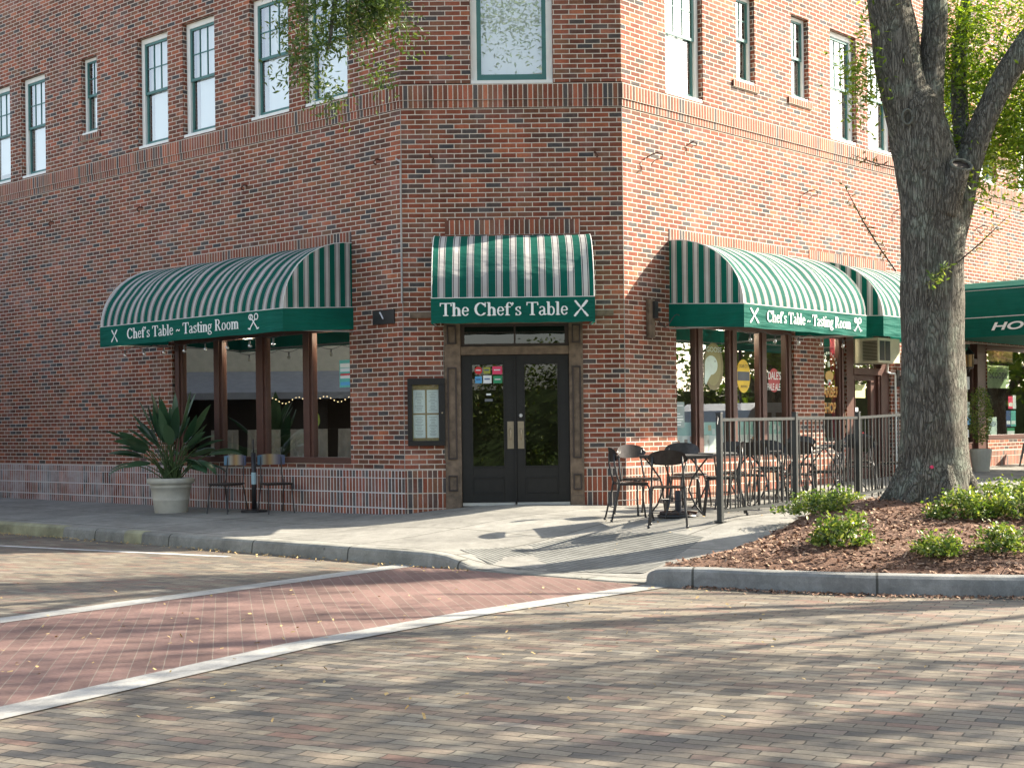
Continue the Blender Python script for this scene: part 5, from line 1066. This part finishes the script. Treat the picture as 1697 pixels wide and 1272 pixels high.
# metal cafe set by the ice cream window
def metalchair(label):
    t = thing('metal_cafe_chair', label, 'chair', (0, 0, 0), 'galvanised metal chairs by the ice cream shop')
    g_ = plain('gunmetal', (.10, .11, .12), .35, metal=.7)
    mb = MB(); mb.box(-.18, .18, -.18, .18, .44, .46); mb.build('seat', g_, t, bevel=.01)
    mb = MB(); mb.tube([(-.17, -.17, .45), (-.19, -.22, .78), (-.12, -.25, .86), (.12, -.25, .86), (.19, -.22, .78), (.17, -.17, .45)], .012, 8); mb.box(-.06, .06, -.23, -.222, .46, .85); mb.build('backrest', g_, t)
    for sx in (-1, 1):
        for sy in (-1, 1): mb = MB(); mb.tube([(sx * .16, sy * .16, .44), (sx * .23, sy * .23, 0)], [.03, .015], 6); mb.build('leg', g_, t)
    return t
q1 = metalchair('gunmetal cafe chair in front of the ice cream window, left of the dark table')
def pw(s, o): p = FR.pt(s, 0, o); return (p[0], p[1], zf(p[0], p[1]))
q1.location = pw(12.3, .75); q1.rotation_euler.z = 2.3
q2 = copy_tree(q1); q2['label'] = 'gunmetal cafe chair in front of the ice cream window, closest to the table'; q2.location = pw(12.75, .95); q2.rotation_euler.z = 2.0
dt = thing('high_table', 'dark square table at the right edge beside the gunmetal chairs', 'table', pw(13.35, .95)); 
mb = MB(); mb.box(-.35, .35, -.35, .35, .74, .77); mb.build('tabletop', M['metal'], dt)
for sx in (-1, 1):
    for sy in (-1, 1): mb = MB(); mb.box(sx * .29 - .02, sx * .29 + .02, sy * .29 - .02, sy * .29 + .02, 0, .74); mb.build('leg', M['metal'], dt)
# ---------------------------------------------------------------- fence
fd = Vector((.588, .809)); f0 = Vector((2.34, 16.05))
fe = thing('metal_fence', 'low dark metal railing with slim upright bars around the terrace', 'fence')
FN = Fr(f0, fd); L_ = 1.995
gz = [zf(*(f0 + fd * L_ * i)) for i in range(4)]
for i in range(4):
    z = gz[i]; mb = MB(); mb.fbox(FN, L_ * i - .03, L_ * i + .03, z - .02, z + 1.22, -.03, .03); mb.fbox(FN, L_ * i - .055, L_ * i + .055, z, z + .012, -.055, .055); mb.fbox(FN, L_ * i - .034, L_ * i + .034, z + 1.22, z + 1.235, -.034, .034); mb.build('post', M['fence'], fe, bevel=.003)
for i in range(3):
    a, b = L_ * i + .03, L_ * (i + 1) - .03; za, zb_ = gz[i], gz[i + 1]
    def zz(s): return za + (zb_ - za) * (s - a) / (b - a)
    for lo, hi in ((.10, .135), (1.135, 1.17)):
        mb = MB(); mb.hexa([FN.pt(a, za + lo, -.018), FN.pt(b, zb_ + lo, -.018), FN.pt(b, zb_ + lo, .018), FN.pt(a, za + lo, .018), FN.pt(a, za + hi, -.018), FN.pt(b, zb_ + hi, -.018), FN.pt(b, zb_ + hi, .018), FN.pt(a, za + hi, .018)]); mb.build('rail', M['fence'], fe)
    for k in range(15):
        s = a + (b - a) * (k + .75) / 15.5; mb = MB(); mb.fbox(FN, s - .008, s + .008, zz(s) + .135, zz(s) + 1.135, -.008, .008); mb.build('bar', M['fence'], fe)
mb = MB(); mb.tube([FN.pt(.0, gz[0] + 1.20, -.03), FN.pt(-.10, gz[0] + 1.17, .03), FN.pt(-.16, gz[0] + 1.10, .05)], .012, 6); mb.build('latch', M['metal'], fe)
# topiary beside ice cream door
# ---------------------------------------------------------------- foliage helpers
def leaves(name, cen, m, size=(.05, .08), ratio=.35, parent=None, droop=.3, rng=NR, out=None):
    n = len(cen); cen = np.asarray(cen, float)
    d = rng.normal(size=(n, 3)); d[:, 2] = d[:, 2] * .6 - droop; d /= np.linalg.norm(d, axis=1)[:, None]
    r = rng.normal(size=(n, 3)); s = np.cross(d, r); s /= np.linalg.norm(s, axis=1)[:, None]; nn = np.cross(s, d)
    l = rng.uniform(size[0], size[1], n)[:, None]; w_ = l * ratio * .5
    V = np.stack([cen, cen + d * l * .45 + s * w_ + nn * w_ * .35, cen + d * l, cen + d * l * .45 - s * w_ + nn * w_ * .35], 1).reshape(-1, 3)
    me = bpy.data.meshes.new(name); me.vertices.add(4 * n); me.vertices.foreach_set('co', V.ravel().astype(np.float32))
    me.loops.add(6 * n); me.polygons.add(2 * n)
    b = np.arange(n)[:, None] * 4; idx = np.concatenate([b + 0, b + 1, b + 2, b + 0, b + 2, b + 3], 1).ravel()
    me.loops.foreach_set('vertex_index', idx.astype(np.int32)); me.polygons.foreach_set('loop_start', (np.arange(2 * n) * 3).astype(np.int32)); me.polygons.foreach_set('loop_total', np.full(2 * n, 3, np.int32))
    me.materials.append(m); me.update(); me.validate()
    o = bpy.data.objects.new(name, me); C.collection.objects.link(o)
    if parent: o.parent = parent
    return o
def clumps(centres, per, sd, rng=NR):
    c = np.repeat(np.asarray(centres, float), per, 0); return c + rng.normal(size=c.shape) * sd
def ellipsoid_pts(n, c, r, rng=NR, shell=.0):
    d = rng.normal(size=(n, 3)); d /= np.linalg.norm(d, axis=1)[:, None]; u = rng.uniform(shell, 1, n) ** (1 / 3 if shell == 0 else 1); return np.array(c) + d * u[:, None] * np.array(r)
def limb(mb, pts, rad, n=14, rough=.06, seed=1, sub=6):
    P = [Vector(p) for p in pts]; Q, Rr_ = [], []
    for i in range(len(P) - 1):
        p0, p1, p2, p3 = P[max(i - 1, 0)], P[i], P[i + 1], P[min(i + 2, len(P) - 1)]
        for k in range(sub):
            t = k / sub; Q.append(.5 * ((2 * p1) + (p2 - p0) * t + (2 * p0 - 5 * p1 + 4 * p2 - p3) * t * t + (3 * p1 - p0 - 3 * p2 + p3) * t ** 3)); Rr_.append(rad[i] + (rad[i + 1] - rad[i]) * t)
    Q.append(P[-1]); Rr_.append(rad[-1]); b0 = len(mb.v); mb.tube(Q, Rr_, n)
    rg = random.Random(seed); ph = [rg.uniform(0, 6.28) for _ in range(4)]
    for i in range(len(Q)):
        for k in range(n):
            v = Vector(mb.v[b0 + i * n + k]); a = 2 * math.pi * k / n; f = 1 + rough * (math.sin(3 * a + ph[0] + i * .13) * .6 + math.sin(5 * a + ph[1] - i * .21) * .5 + math.sin(2 * a + i * .5 + ph[2]) * .4)
            mb.v[b0 + i * n + k] = tuple(Q[i] + (v - Q[i]) * f)
    return Q
# ---------------------------------------------------------------- the big tree
tz = bedz(TREE.x, TREE.y)
tr = thing('oak_tree', 'large oak with a thick grey lichen-spotted trunk in the mulch bed', 'tree', (0, 0, 0))
TX, TY = 4.50, 15.5
mb = MB()
limb(mb, [(4.60, TY, tz - .15), (4.59, TY, tz + .10), (4.59, TY, tz + .45), (4.595, TY, 1.6), (4.60, TY, 2.4), (4.61, TY, 3.1), (4.61, TY, 3.6), (4.58, TY, 4.1), (4.50, TY, 4.5), (4.42, TY, 4.9), (4.38, TY, 5.15)], [.53, .43, .365, .345, .335, .335, .345, .35, .33, .28, .14], 56, .035, 2, 10)
for i in range(7):       # root flare
    a = i * .9 + .3; mb_ = limb(mb, [(4.59 + .24 * math.cos(a), TY + .24 * math.sin(a), tz + .45), (4.59 + .36 * math.cos(a), TY + .36 * math.sin(a), tz + .12), (4.59 + .56 * math.cos(a), TY + .56 * math.sin(a), tz - .08)], [.09, .12, .06], 10, .05, i)
limb(mb, [(4.50, TY, 4.3), (4.38, TY, 4.8), (4.26, TY, 5.3), (4.20, TY, 5.8), (3.95, TY - .1, 6.6), (3.2, TY, 7.6), (2.2, TY + .2, 8.4)], [.26, .26, .25, .24, .20, .15, .10], 24, .05, 3)
limb(mb, [(4.55, TY, 4.1), (4.58, TY + .05, 4.8), (4.64, TY + .08, 5.4), (4.70, TY + .1, 6.0), (4.7, TY + .2, 7.0), (4.9, TY + .4, 8.4), (5.0, TY + .5, 9.6)], [.22, .17, .14, .13, .12, .10, .07], 20, .05, 4)
limb(mb, [(4.70, TY, 3.1), (4.86, TY - .03, 3.7), (4.98, TY - .05, 4.2), (5.22, TY - .05, 4.82), (5.56, TY - .1, 5.45), (6.3, TY - .2, 6.4), (7.3, TY - .2, 7.6)], [.17, .17, .15, .135, .13, .11, .07], 20, .06, 5)
limb(mb, [(5.02, TY + .1, 4.3), (5.08, TY + .5, 5.0), (5.2, TY + .8, 5.8), (5.5, TY + 1.2, 7.0)], [.10, .09, .08, .05], 14, .06, 6)
limb(mb, [(4.66, TY - .2, 3.7), (4.76, TY - .28, 4.0), (4.80, TY - .32, 4.16)], [.16, .13, .115], 16, .04, 7)
BR = [[(3.95, TY - .1, 6.6), (2.6, TY - .6, 7.3), (1.0, TY - .5, 7.6), (-.6, TY - .1, 7.3), (-1.7, TY + .1, 6.6), (-1.95, TY, 5.6)], [(3.2, TY, 7.6), (2, TY + 1.2, 8.6), (.5, TY + 2, 9.4)], [(4.9, TY + .4, 8.2), (4.4, TY - 1.5, 9.2), (3.6, TY - 3, 9.8)], [(6.3, TY - .2, 6.4), (7.4, TY - 1.6, 7.6), (8, TY - 2.6, 8.6)], [(5.0, TY + .5, 9), (6, TY + 1.8, 10), (7.2, TY + 2.5, 10.6)], [(6.3, TY - .2, 6.4), (8, TY + .8, 7), (9.3, TY + 1.4, 7.6)],
      [(3.2, TY, 7.6), (1.6, TY - 1.4, 9.0), (0, TY - 2.4, 10)]]
for i, b_ in enumerate(BR): limb(mb, b_, [.10 - .02 * j for j in range(len(b_) - 1)] + [.02], 8, .05, 20 + i, 4)
trk = mb.build('trunk', M['bark'], tr, smooth=True)
mb = MB(); 
c0 = Vector((4.82, TY - .35, 4.19)); nn = Vector((.25, -.75, .6)).normalized(); u = nn.cross(Vector((0, 0, 1))).normalized(); v = nn.cross(u)
mb.tube([c0 + (u * math.cos(a) * .125 + v * math.sin(a) * .085) for a in [i * .3927 for i in range(17)]], .016, 8)
sm_ = [plain('pale_bark_ring', (.10, .105, .09), .95, var=.3, scale=20), M['wood_dark']]
mb.face([c0 - nn * .02 + (u * math.cos(a) * .12 + v * math.sin(a) * .08) for a in [i * .3927 for i in range(16)]], m=1); mb.build('branch_scar', sm_, tr, smooth=True); mb = MB()
c1_ = Vector((4.27, TY - .27, 4.72)); mb.tube([c1_ + Vector((.055 * math.cos(a), -.02, .08 * math.sin(a))) for a in [i * .3927 for i in range(17)]], .014, 8)
mb.build('branch_scar', sm_, tr, smooth=True)
mb = MB(); p = Vector((4.46, TY - .36, .98)); mb.tube([p, p + Vector((0, -.02, 0))], .018, 10); tg_ = mb.build('tree_tag', M['pink'], tr)
# crown
cc = []
cc += list(ellipsoid_pts(120, (4.2, TY - .2, 9.6), (4.2, 3.6, 2.3)))
cc += list(ellipsoid_pts(50, (7.6, TY, 8.0), (2.2, 2.6, 1.6)))
cc += list(ellipsoid_pts(40, (.6, TY, 9.0), (2.8, 2.4, 1.2)))
cen = clumps(cc, 115, .26)
leaves('crown', cen, M['oak'], (.07, .12), .38, tr)
cc = list(ellipsoid_pts(60, (-1.9, TY + .1, 6.25), (.75, .35, .62))) + list(ellipsoid_pts(12, (-1.35, TY + .1, 6.0), (.45, .25, .35))) + list(ellipsoid_pts(6, (-2.1, TY, 5.45), (.35, .2, .22))) + [(-2.02, TY, 5.2), (-1.95, TY, 5.12), (-1.9, TY, 5.0), (-1.45, TY, 5.32), (-1.36, TY, 5.26), (-2.45, TY, 5.35), (-2.2, TY, 5.3)]
cen = clumps(cc, 75, .105); leaves('hanging_spray', cen, M['spray'], (.06, .09), .30, tr, droop=.7)
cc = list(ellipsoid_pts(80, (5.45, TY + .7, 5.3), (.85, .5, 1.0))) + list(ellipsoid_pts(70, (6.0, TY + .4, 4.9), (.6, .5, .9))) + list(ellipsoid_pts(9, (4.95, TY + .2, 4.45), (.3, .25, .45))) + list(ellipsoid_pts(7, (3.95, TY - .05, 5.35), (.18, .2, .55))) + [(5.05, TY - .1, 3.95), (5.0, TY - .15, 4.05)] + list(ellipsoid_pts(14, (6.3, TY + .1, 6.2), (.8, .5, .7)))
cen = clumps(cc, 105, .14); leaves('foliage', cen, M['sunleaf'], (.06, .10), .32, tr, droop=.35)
# epicormic twigs
mb = MB(); tw_c = []
def twig(pts, nl, sp=.03):
    P = [Vector(p) for p in pts]; mb.tube(P, [.008] * (len(P) - 1) + [.003], 5)
    for i in range(nl):
        t = (.25 + .75 * i / nl) * (len(P) - 1); k = int(min(t, len(P) - 1.001)); q = P[k].lerp(P[k + 1], t - k); tw_c.append(tuple(q + Vector((rnd.gauss(0, sp), rnd.gauss(0, sp), rnd.gauss(0, sp)))))
twig([(4.15, TY - .2, 3.08), (3.95, TY - .35, 3.3), (3.75, TY - .4, 3.6), (3.55, TY - .4, 4.0)], 60, .025)
twig([(4.75, TY - .25, 3.12), (5.0, TY - .4, 3.35), (5.25, TY - .45, 3.6)], 50, .03)
twig([(4.15, TY - .2, 4.2), (3.9, TY - .35, 4.22), (3.65, TY - .4, 4.3)], 34, .03)
mb.build('twigs', M['bark'], tr); leaves('twig_leaves', tw_c, M['twigleaf'], (.04, .08), .3, tr, droop=-.1)
leaves('trunk_sprout', clumps([(4.48, TY - .42, 2.95), (4.55, TY - .42, 3.0), (4.62, TY - .42, 3.1)], 22, .035), M['shrub'], (.05, .09), .35, tr, droop=.1)
# ---------------------------------------------------------------- off-frame trees that shade the street
def street_tree(label, x, y, h, r, n, seed, leafsz=(.12, .2), cz=None):
    t = thing('oak_tree', label, 'tree', (0, 0, 0), 'street trees outside the frame'); mb = MB(); rg = random.Random(seed); z0 = 0
    limb(mb, [(x, y, z0 - .1), (x, y, .6), (x + .1, y, h * .35), (x, y + .1, h * .6), (x, y, h * .85)], [.42, .33, .28, .2, .08], 14, .05, seed, 4)
    for i in range(6):
        a = i * 1.05 + rg.random(); limb(mb, [(x, y, h * .35), (x + r * .4 * math.cos(a), y + r * .4 * math.sin(a), h * .55), (x + r * .8 * math.cos(a), y + r * .8 * math.sin(a), h * .75)], [.08, .06, .03], 8, .05, seed + i, 3)
    mb.build('trunk', M['bark'], t, smooth=True)
    c = ellipsoid_pts(n, (x, y, cz or h * .72), (r, r, h * .28), np.random.default_rng(seed)); leaves('crown', clumps(c, 62, .27, np.random.default_rng(seed + 1)), M['oak'], leafsz, .45, t, rng=np.random.default_rng(seed + 2))
street_tree('street oak standing right of the camera, outside the frame', 10.6, 9.2, 9.2, 3.8, 115, 31)
street_tree('street oak standing far right of the camera, outside the frame', 12.5, 3.2, 9.5, 4.2, 115, 37)
street_tree('street oak right of the planting bed, outside the frame', 12.0, 13.6, 11, 3.0, 50, 61, cz=9.6)
street_tree('street oak behind the camera to the left, outside the frame', -5.0, -9, 9.5, 4.5, 120, 41, (.2, .34))
street_tree('street oak behind the camera to the right, outside the frame', 4.5, -11, 10, 4.8, 130, 43, (.2, .34))
street_tree('small tree across the side street on the right, outside the frame', 19.5, 27, 5.2, 2.3, 60, 47, (.2, .34))
street_tree('second small tree across the side street, outside the frame', 19.0, 33, 5.4, 2.4, 60, 53, (.2, .34))
# ---------------------------------------------------------------- shrubs in the bed
def shrub(label, x, y, rx, ry, rz, n, name='shrub', m='shrub', sz=(.035, .06), z=None):
    z = bedz(x, y) if z is None else z; t = thing(name, label, 'shrub', (x, y, z), 'low shrubs in the planting bed' if name == 'shrub' else None)
    g = NR; k = max(4, n // 28); d = g.normal(size=(k, 3)); d[:, 2] = np.abs(d[:, 2]); d /= np.linalg.norm(d, axis=1)[:, None]
    u = g.uniform(.55, 1.0, k)[:, None]; c = d * u * np.array([rx, ry, rz]); cen = np.repeat(c, 28, 0) + g.normal(size=(k * 28, 3)) * .04; cen[:, 2] = np.abs(cen[:, 2])
    leaves('foliage', cen, M[m], sz, .55, t, droop=-.35)
    mb = MB()
    for i in range(14): q = c[i % k]; mb.tube([(q[0] * .15, q[1] * .15, -.02), (q[0] * .6, q[1] * .6, q[2] * .6), tuple(q)], [.006, .004, .002], 4)
    mb.build('stems', M['wood_dark'], t); return t
shrub('round yellow-green shrub in the middle front of the mulch bed', 3.05, 13.15, .30, .26, .30, 1300)
shrub('small shrub near the front kerb, left of the right edge pair', 3.74, 12.55, .22, .2, .19, 700)
shrub('small shrub near the front kerb at the right edge of the view', 4.34, 12.6, .26, .22, .20, 850)
shrub('leafy shrub at the left tip of the bed beside the fence', 3.30, 15.55, .42, .40, .22, 1500)
shrub('low shrub against the fence left of the trunk', 3.75, 16.55, .35, .35, .18, 900)
shrub('wide dense shrub right of the trunk, left end', 4.55, 14.25, .42, .34, .26, 2000)
shrub('wide dense shrub right of the trunk, middle', 5.05, 14.15, .42, .38, .28, 2000)
shrub('wide dense shrub right of the trunk at the right edge', 5.55, 14.3, .42, .38, .28, 1800)
shrub('shrub behind the wide dense ones, close to the trunk', 5.75, 16.4, .5, .45, .22, 1400)
shrub('shrub farthest back in the bed near the right edge', 6.7, 17.9, .6, .5, .24, 1400)
p = pw(9.75, .75)
tp = thing('topiary_bush', 'slim clipped bush in a pot beside the ice cream shop door', 'plant', p)
leaves('foliage', ellipsoid_pts(2200, (0, 0, 1.05), (.22, .22, .55), shell=.75), M['shrub'], (.03, .05), .55, tp); mb = MB(); mb.lathe((0, 0, 0), [(0, 0), (.15, 0), (.2, .38), (.2, .42), (.17, .42)], 20); mb.build('pot', M['pot'], tp)
# ---------------------------------------------------------------- street life outside the frame, seen only in the glass
ob = thing('shop_building', 'low cream shop building across the left street, seen in the window reflections', 'building')
FO = Fr((-15.5, 14), (0, 1), (1, 0)); mb = MB(); mb.fbox(FO, -6, 34, 2.3, 4.8, -8, 0); mb.build('wall', plain('cream_stucco', (.50, .49, .38), .9), ob)
mb = MB(); mb.fbox(FO, -6, 34, 4.8, 5.1, -8.2, .25); mb.build('roof', M['white'], ob)
mb = MB(); mb.face([FO.pt(-4, 2.3, 2.2), FO.pt(32, 2.3, 2.2), FO.pt(32, 2.85, .05), FO.pt(-4, 2.85, .05)]); mb.face([FO.pt(-4, 2.15, 2.2), FO.pt(32, 2.15, 2.2), FO.pt(32, 2.3, 2.2), FO.pt(-4, 2.3, 2.2)]); mb.build('canvas_shade', plain('grey_canvas', (.26, .28, .29), .9), ob)
mb = MB(); mb.fbox(FO, -6, 34, 0, 2.299, -8, -.01); mb.build('shop_front', M['interior'], ob)
for i in range(9): mb = MB(); mb.fbox(FO, -5 + i * 4.2, -2 + i * 4.2, .4, 2.3, .01, .05); mb.build('window', M['metal'], ob)
vn = thing('parked_van', 'pale blue-grey van parked outside the frame, mirrored in the right windows', 'van', (11.6, 24.3, .0))
mb = MB(); prof = [(-2.2, .35), (-2.25, .9), (-1.9, 1.05), (-1.3, 1.75), (-1.0, 1.9), (2.2, 1.92), (2.3, 1.2), (2.3, .35)]
for sy in (-.9, .9): mb.face([(x, sy, z) for x, z in prof])
for (a, za), (b, zb) in zip(prof, prof[1:] + prof[:1]): mb.face([(a, -.9, za), (b, -.9, zb), (b, .9, zb), (a, .9, za)])
mb.build('body', plain('van_paint', (.30, .38, .45), .3), vn)
for x0, x1, x2, x3 in ((-1.55, -.55, -.55, -1.05), (-.4, .7, .7, -.4), (.85, 2.1, 2.0, .85)):
    mb = MB()
    for sy in (-.905, .905): mb.face([(x0, sy, 1.15), (x1, sy, 1.15), (x2, sy, 1.7), (x3, sy, 1.7)])
    mb.build('window', M['metal'], vn)
for x in (-1.4, 1.45):
    for sy in (-.85, .85): mb = MB(); mb.tube([(x, sy - .1, .35), (x, sy + .1, .35)], .35, 20); mb.build('wheel', M['metal'], vn)
vn.rotation_euler.z = math.radians(48)

def added_hedge(label, x0, x1, y0, y1, h, n, seed):  # unseen leaf screen, added to darken reflections in the glass
    t = thing('hedge', label, 'hedge', ((x0 + x1) / 2, (y0 + y1) / 2, 0)); t.location = (0, 0, 0); g = np.random.default_rng(seed)
    c = np.stack([g.uniform(x0, x1, n), g.uniform(y0, y1, n), g.uniform(0, 1, n) ** .8 * h * (1 + .15 * np.sin(np.arange(n)))], 1)
    leaves('foliage', clumps(c, 90, .3, g), M['spray'], (.12, .22), .5, t, rng=g)
    mb = MB(); mb.box(x0 + .6, x1 - .6, y0 + .5, y1 - .5, 0, h * .75); mb.build('branches', M['hedge_green'], t)
added_hedge('tall hedge behind the camera, outside the frame', -14, 14, -9, -6.5, 3.6, 420, 3)
added_hedge('tall hedge far right across the side street, outside the frame', 23, 25.5, 18, 46, 3.3, 330, 5)

# globe lamps added inside the shops to brighten the interiors
def add_fill_lamp(fr, s, z, o, watts, label):
    t = thing('pendant_lamp', label, 'lamp', fr.pt(s, z, o), 'lit globe lamps inside the shops')
    mb = MB(); mb.lathe((0, 0, 0), [(0, 0), (.05, .012), (.07, .06), (.05, .11), (0, .12)], 12); mb.build('globe', M['bulb_lit'], t, smooth=True)
    mb = MB(); mb.tube([(0, 0, .12), (0, 0, 3.58 - z)], .006, 5); mb.build('cord', M['metal'], t)
    l = bpy.data.lights.new('lamp_light', 'POINT'); l.energy = watts; l.color = (1, .82, .6); l.shadow_soft_size = .08
    lo = bpy.data.objects.new('lamp_light', l); C.collection.objects.link(lo); lo.parent = t; lo.location = (0, 0, -.10)
add_fill_lamp(FL, 1.65, 2.96, -.24, 11, 'lit globe lamp inside the left shop window, nearer the corner')
add_fill_lamp(FL, 3.85, 2.96, -.24, 11, 'lit globe lamp inside the left shop window, farther from the corner')
add_fill_lamp(FR, 3.1, 2.96, -.5, 12, 'lit globe lamp inside the right shop window')
add_fill_lamp(FR, 5.7, 2.96, -.4, 14, 'lit globe lamp inside the barber shop')
add_fill_lamp(FR, 12.6, 2.96, -.5, 45, 'lit globe lamp inside the ice cream shop')
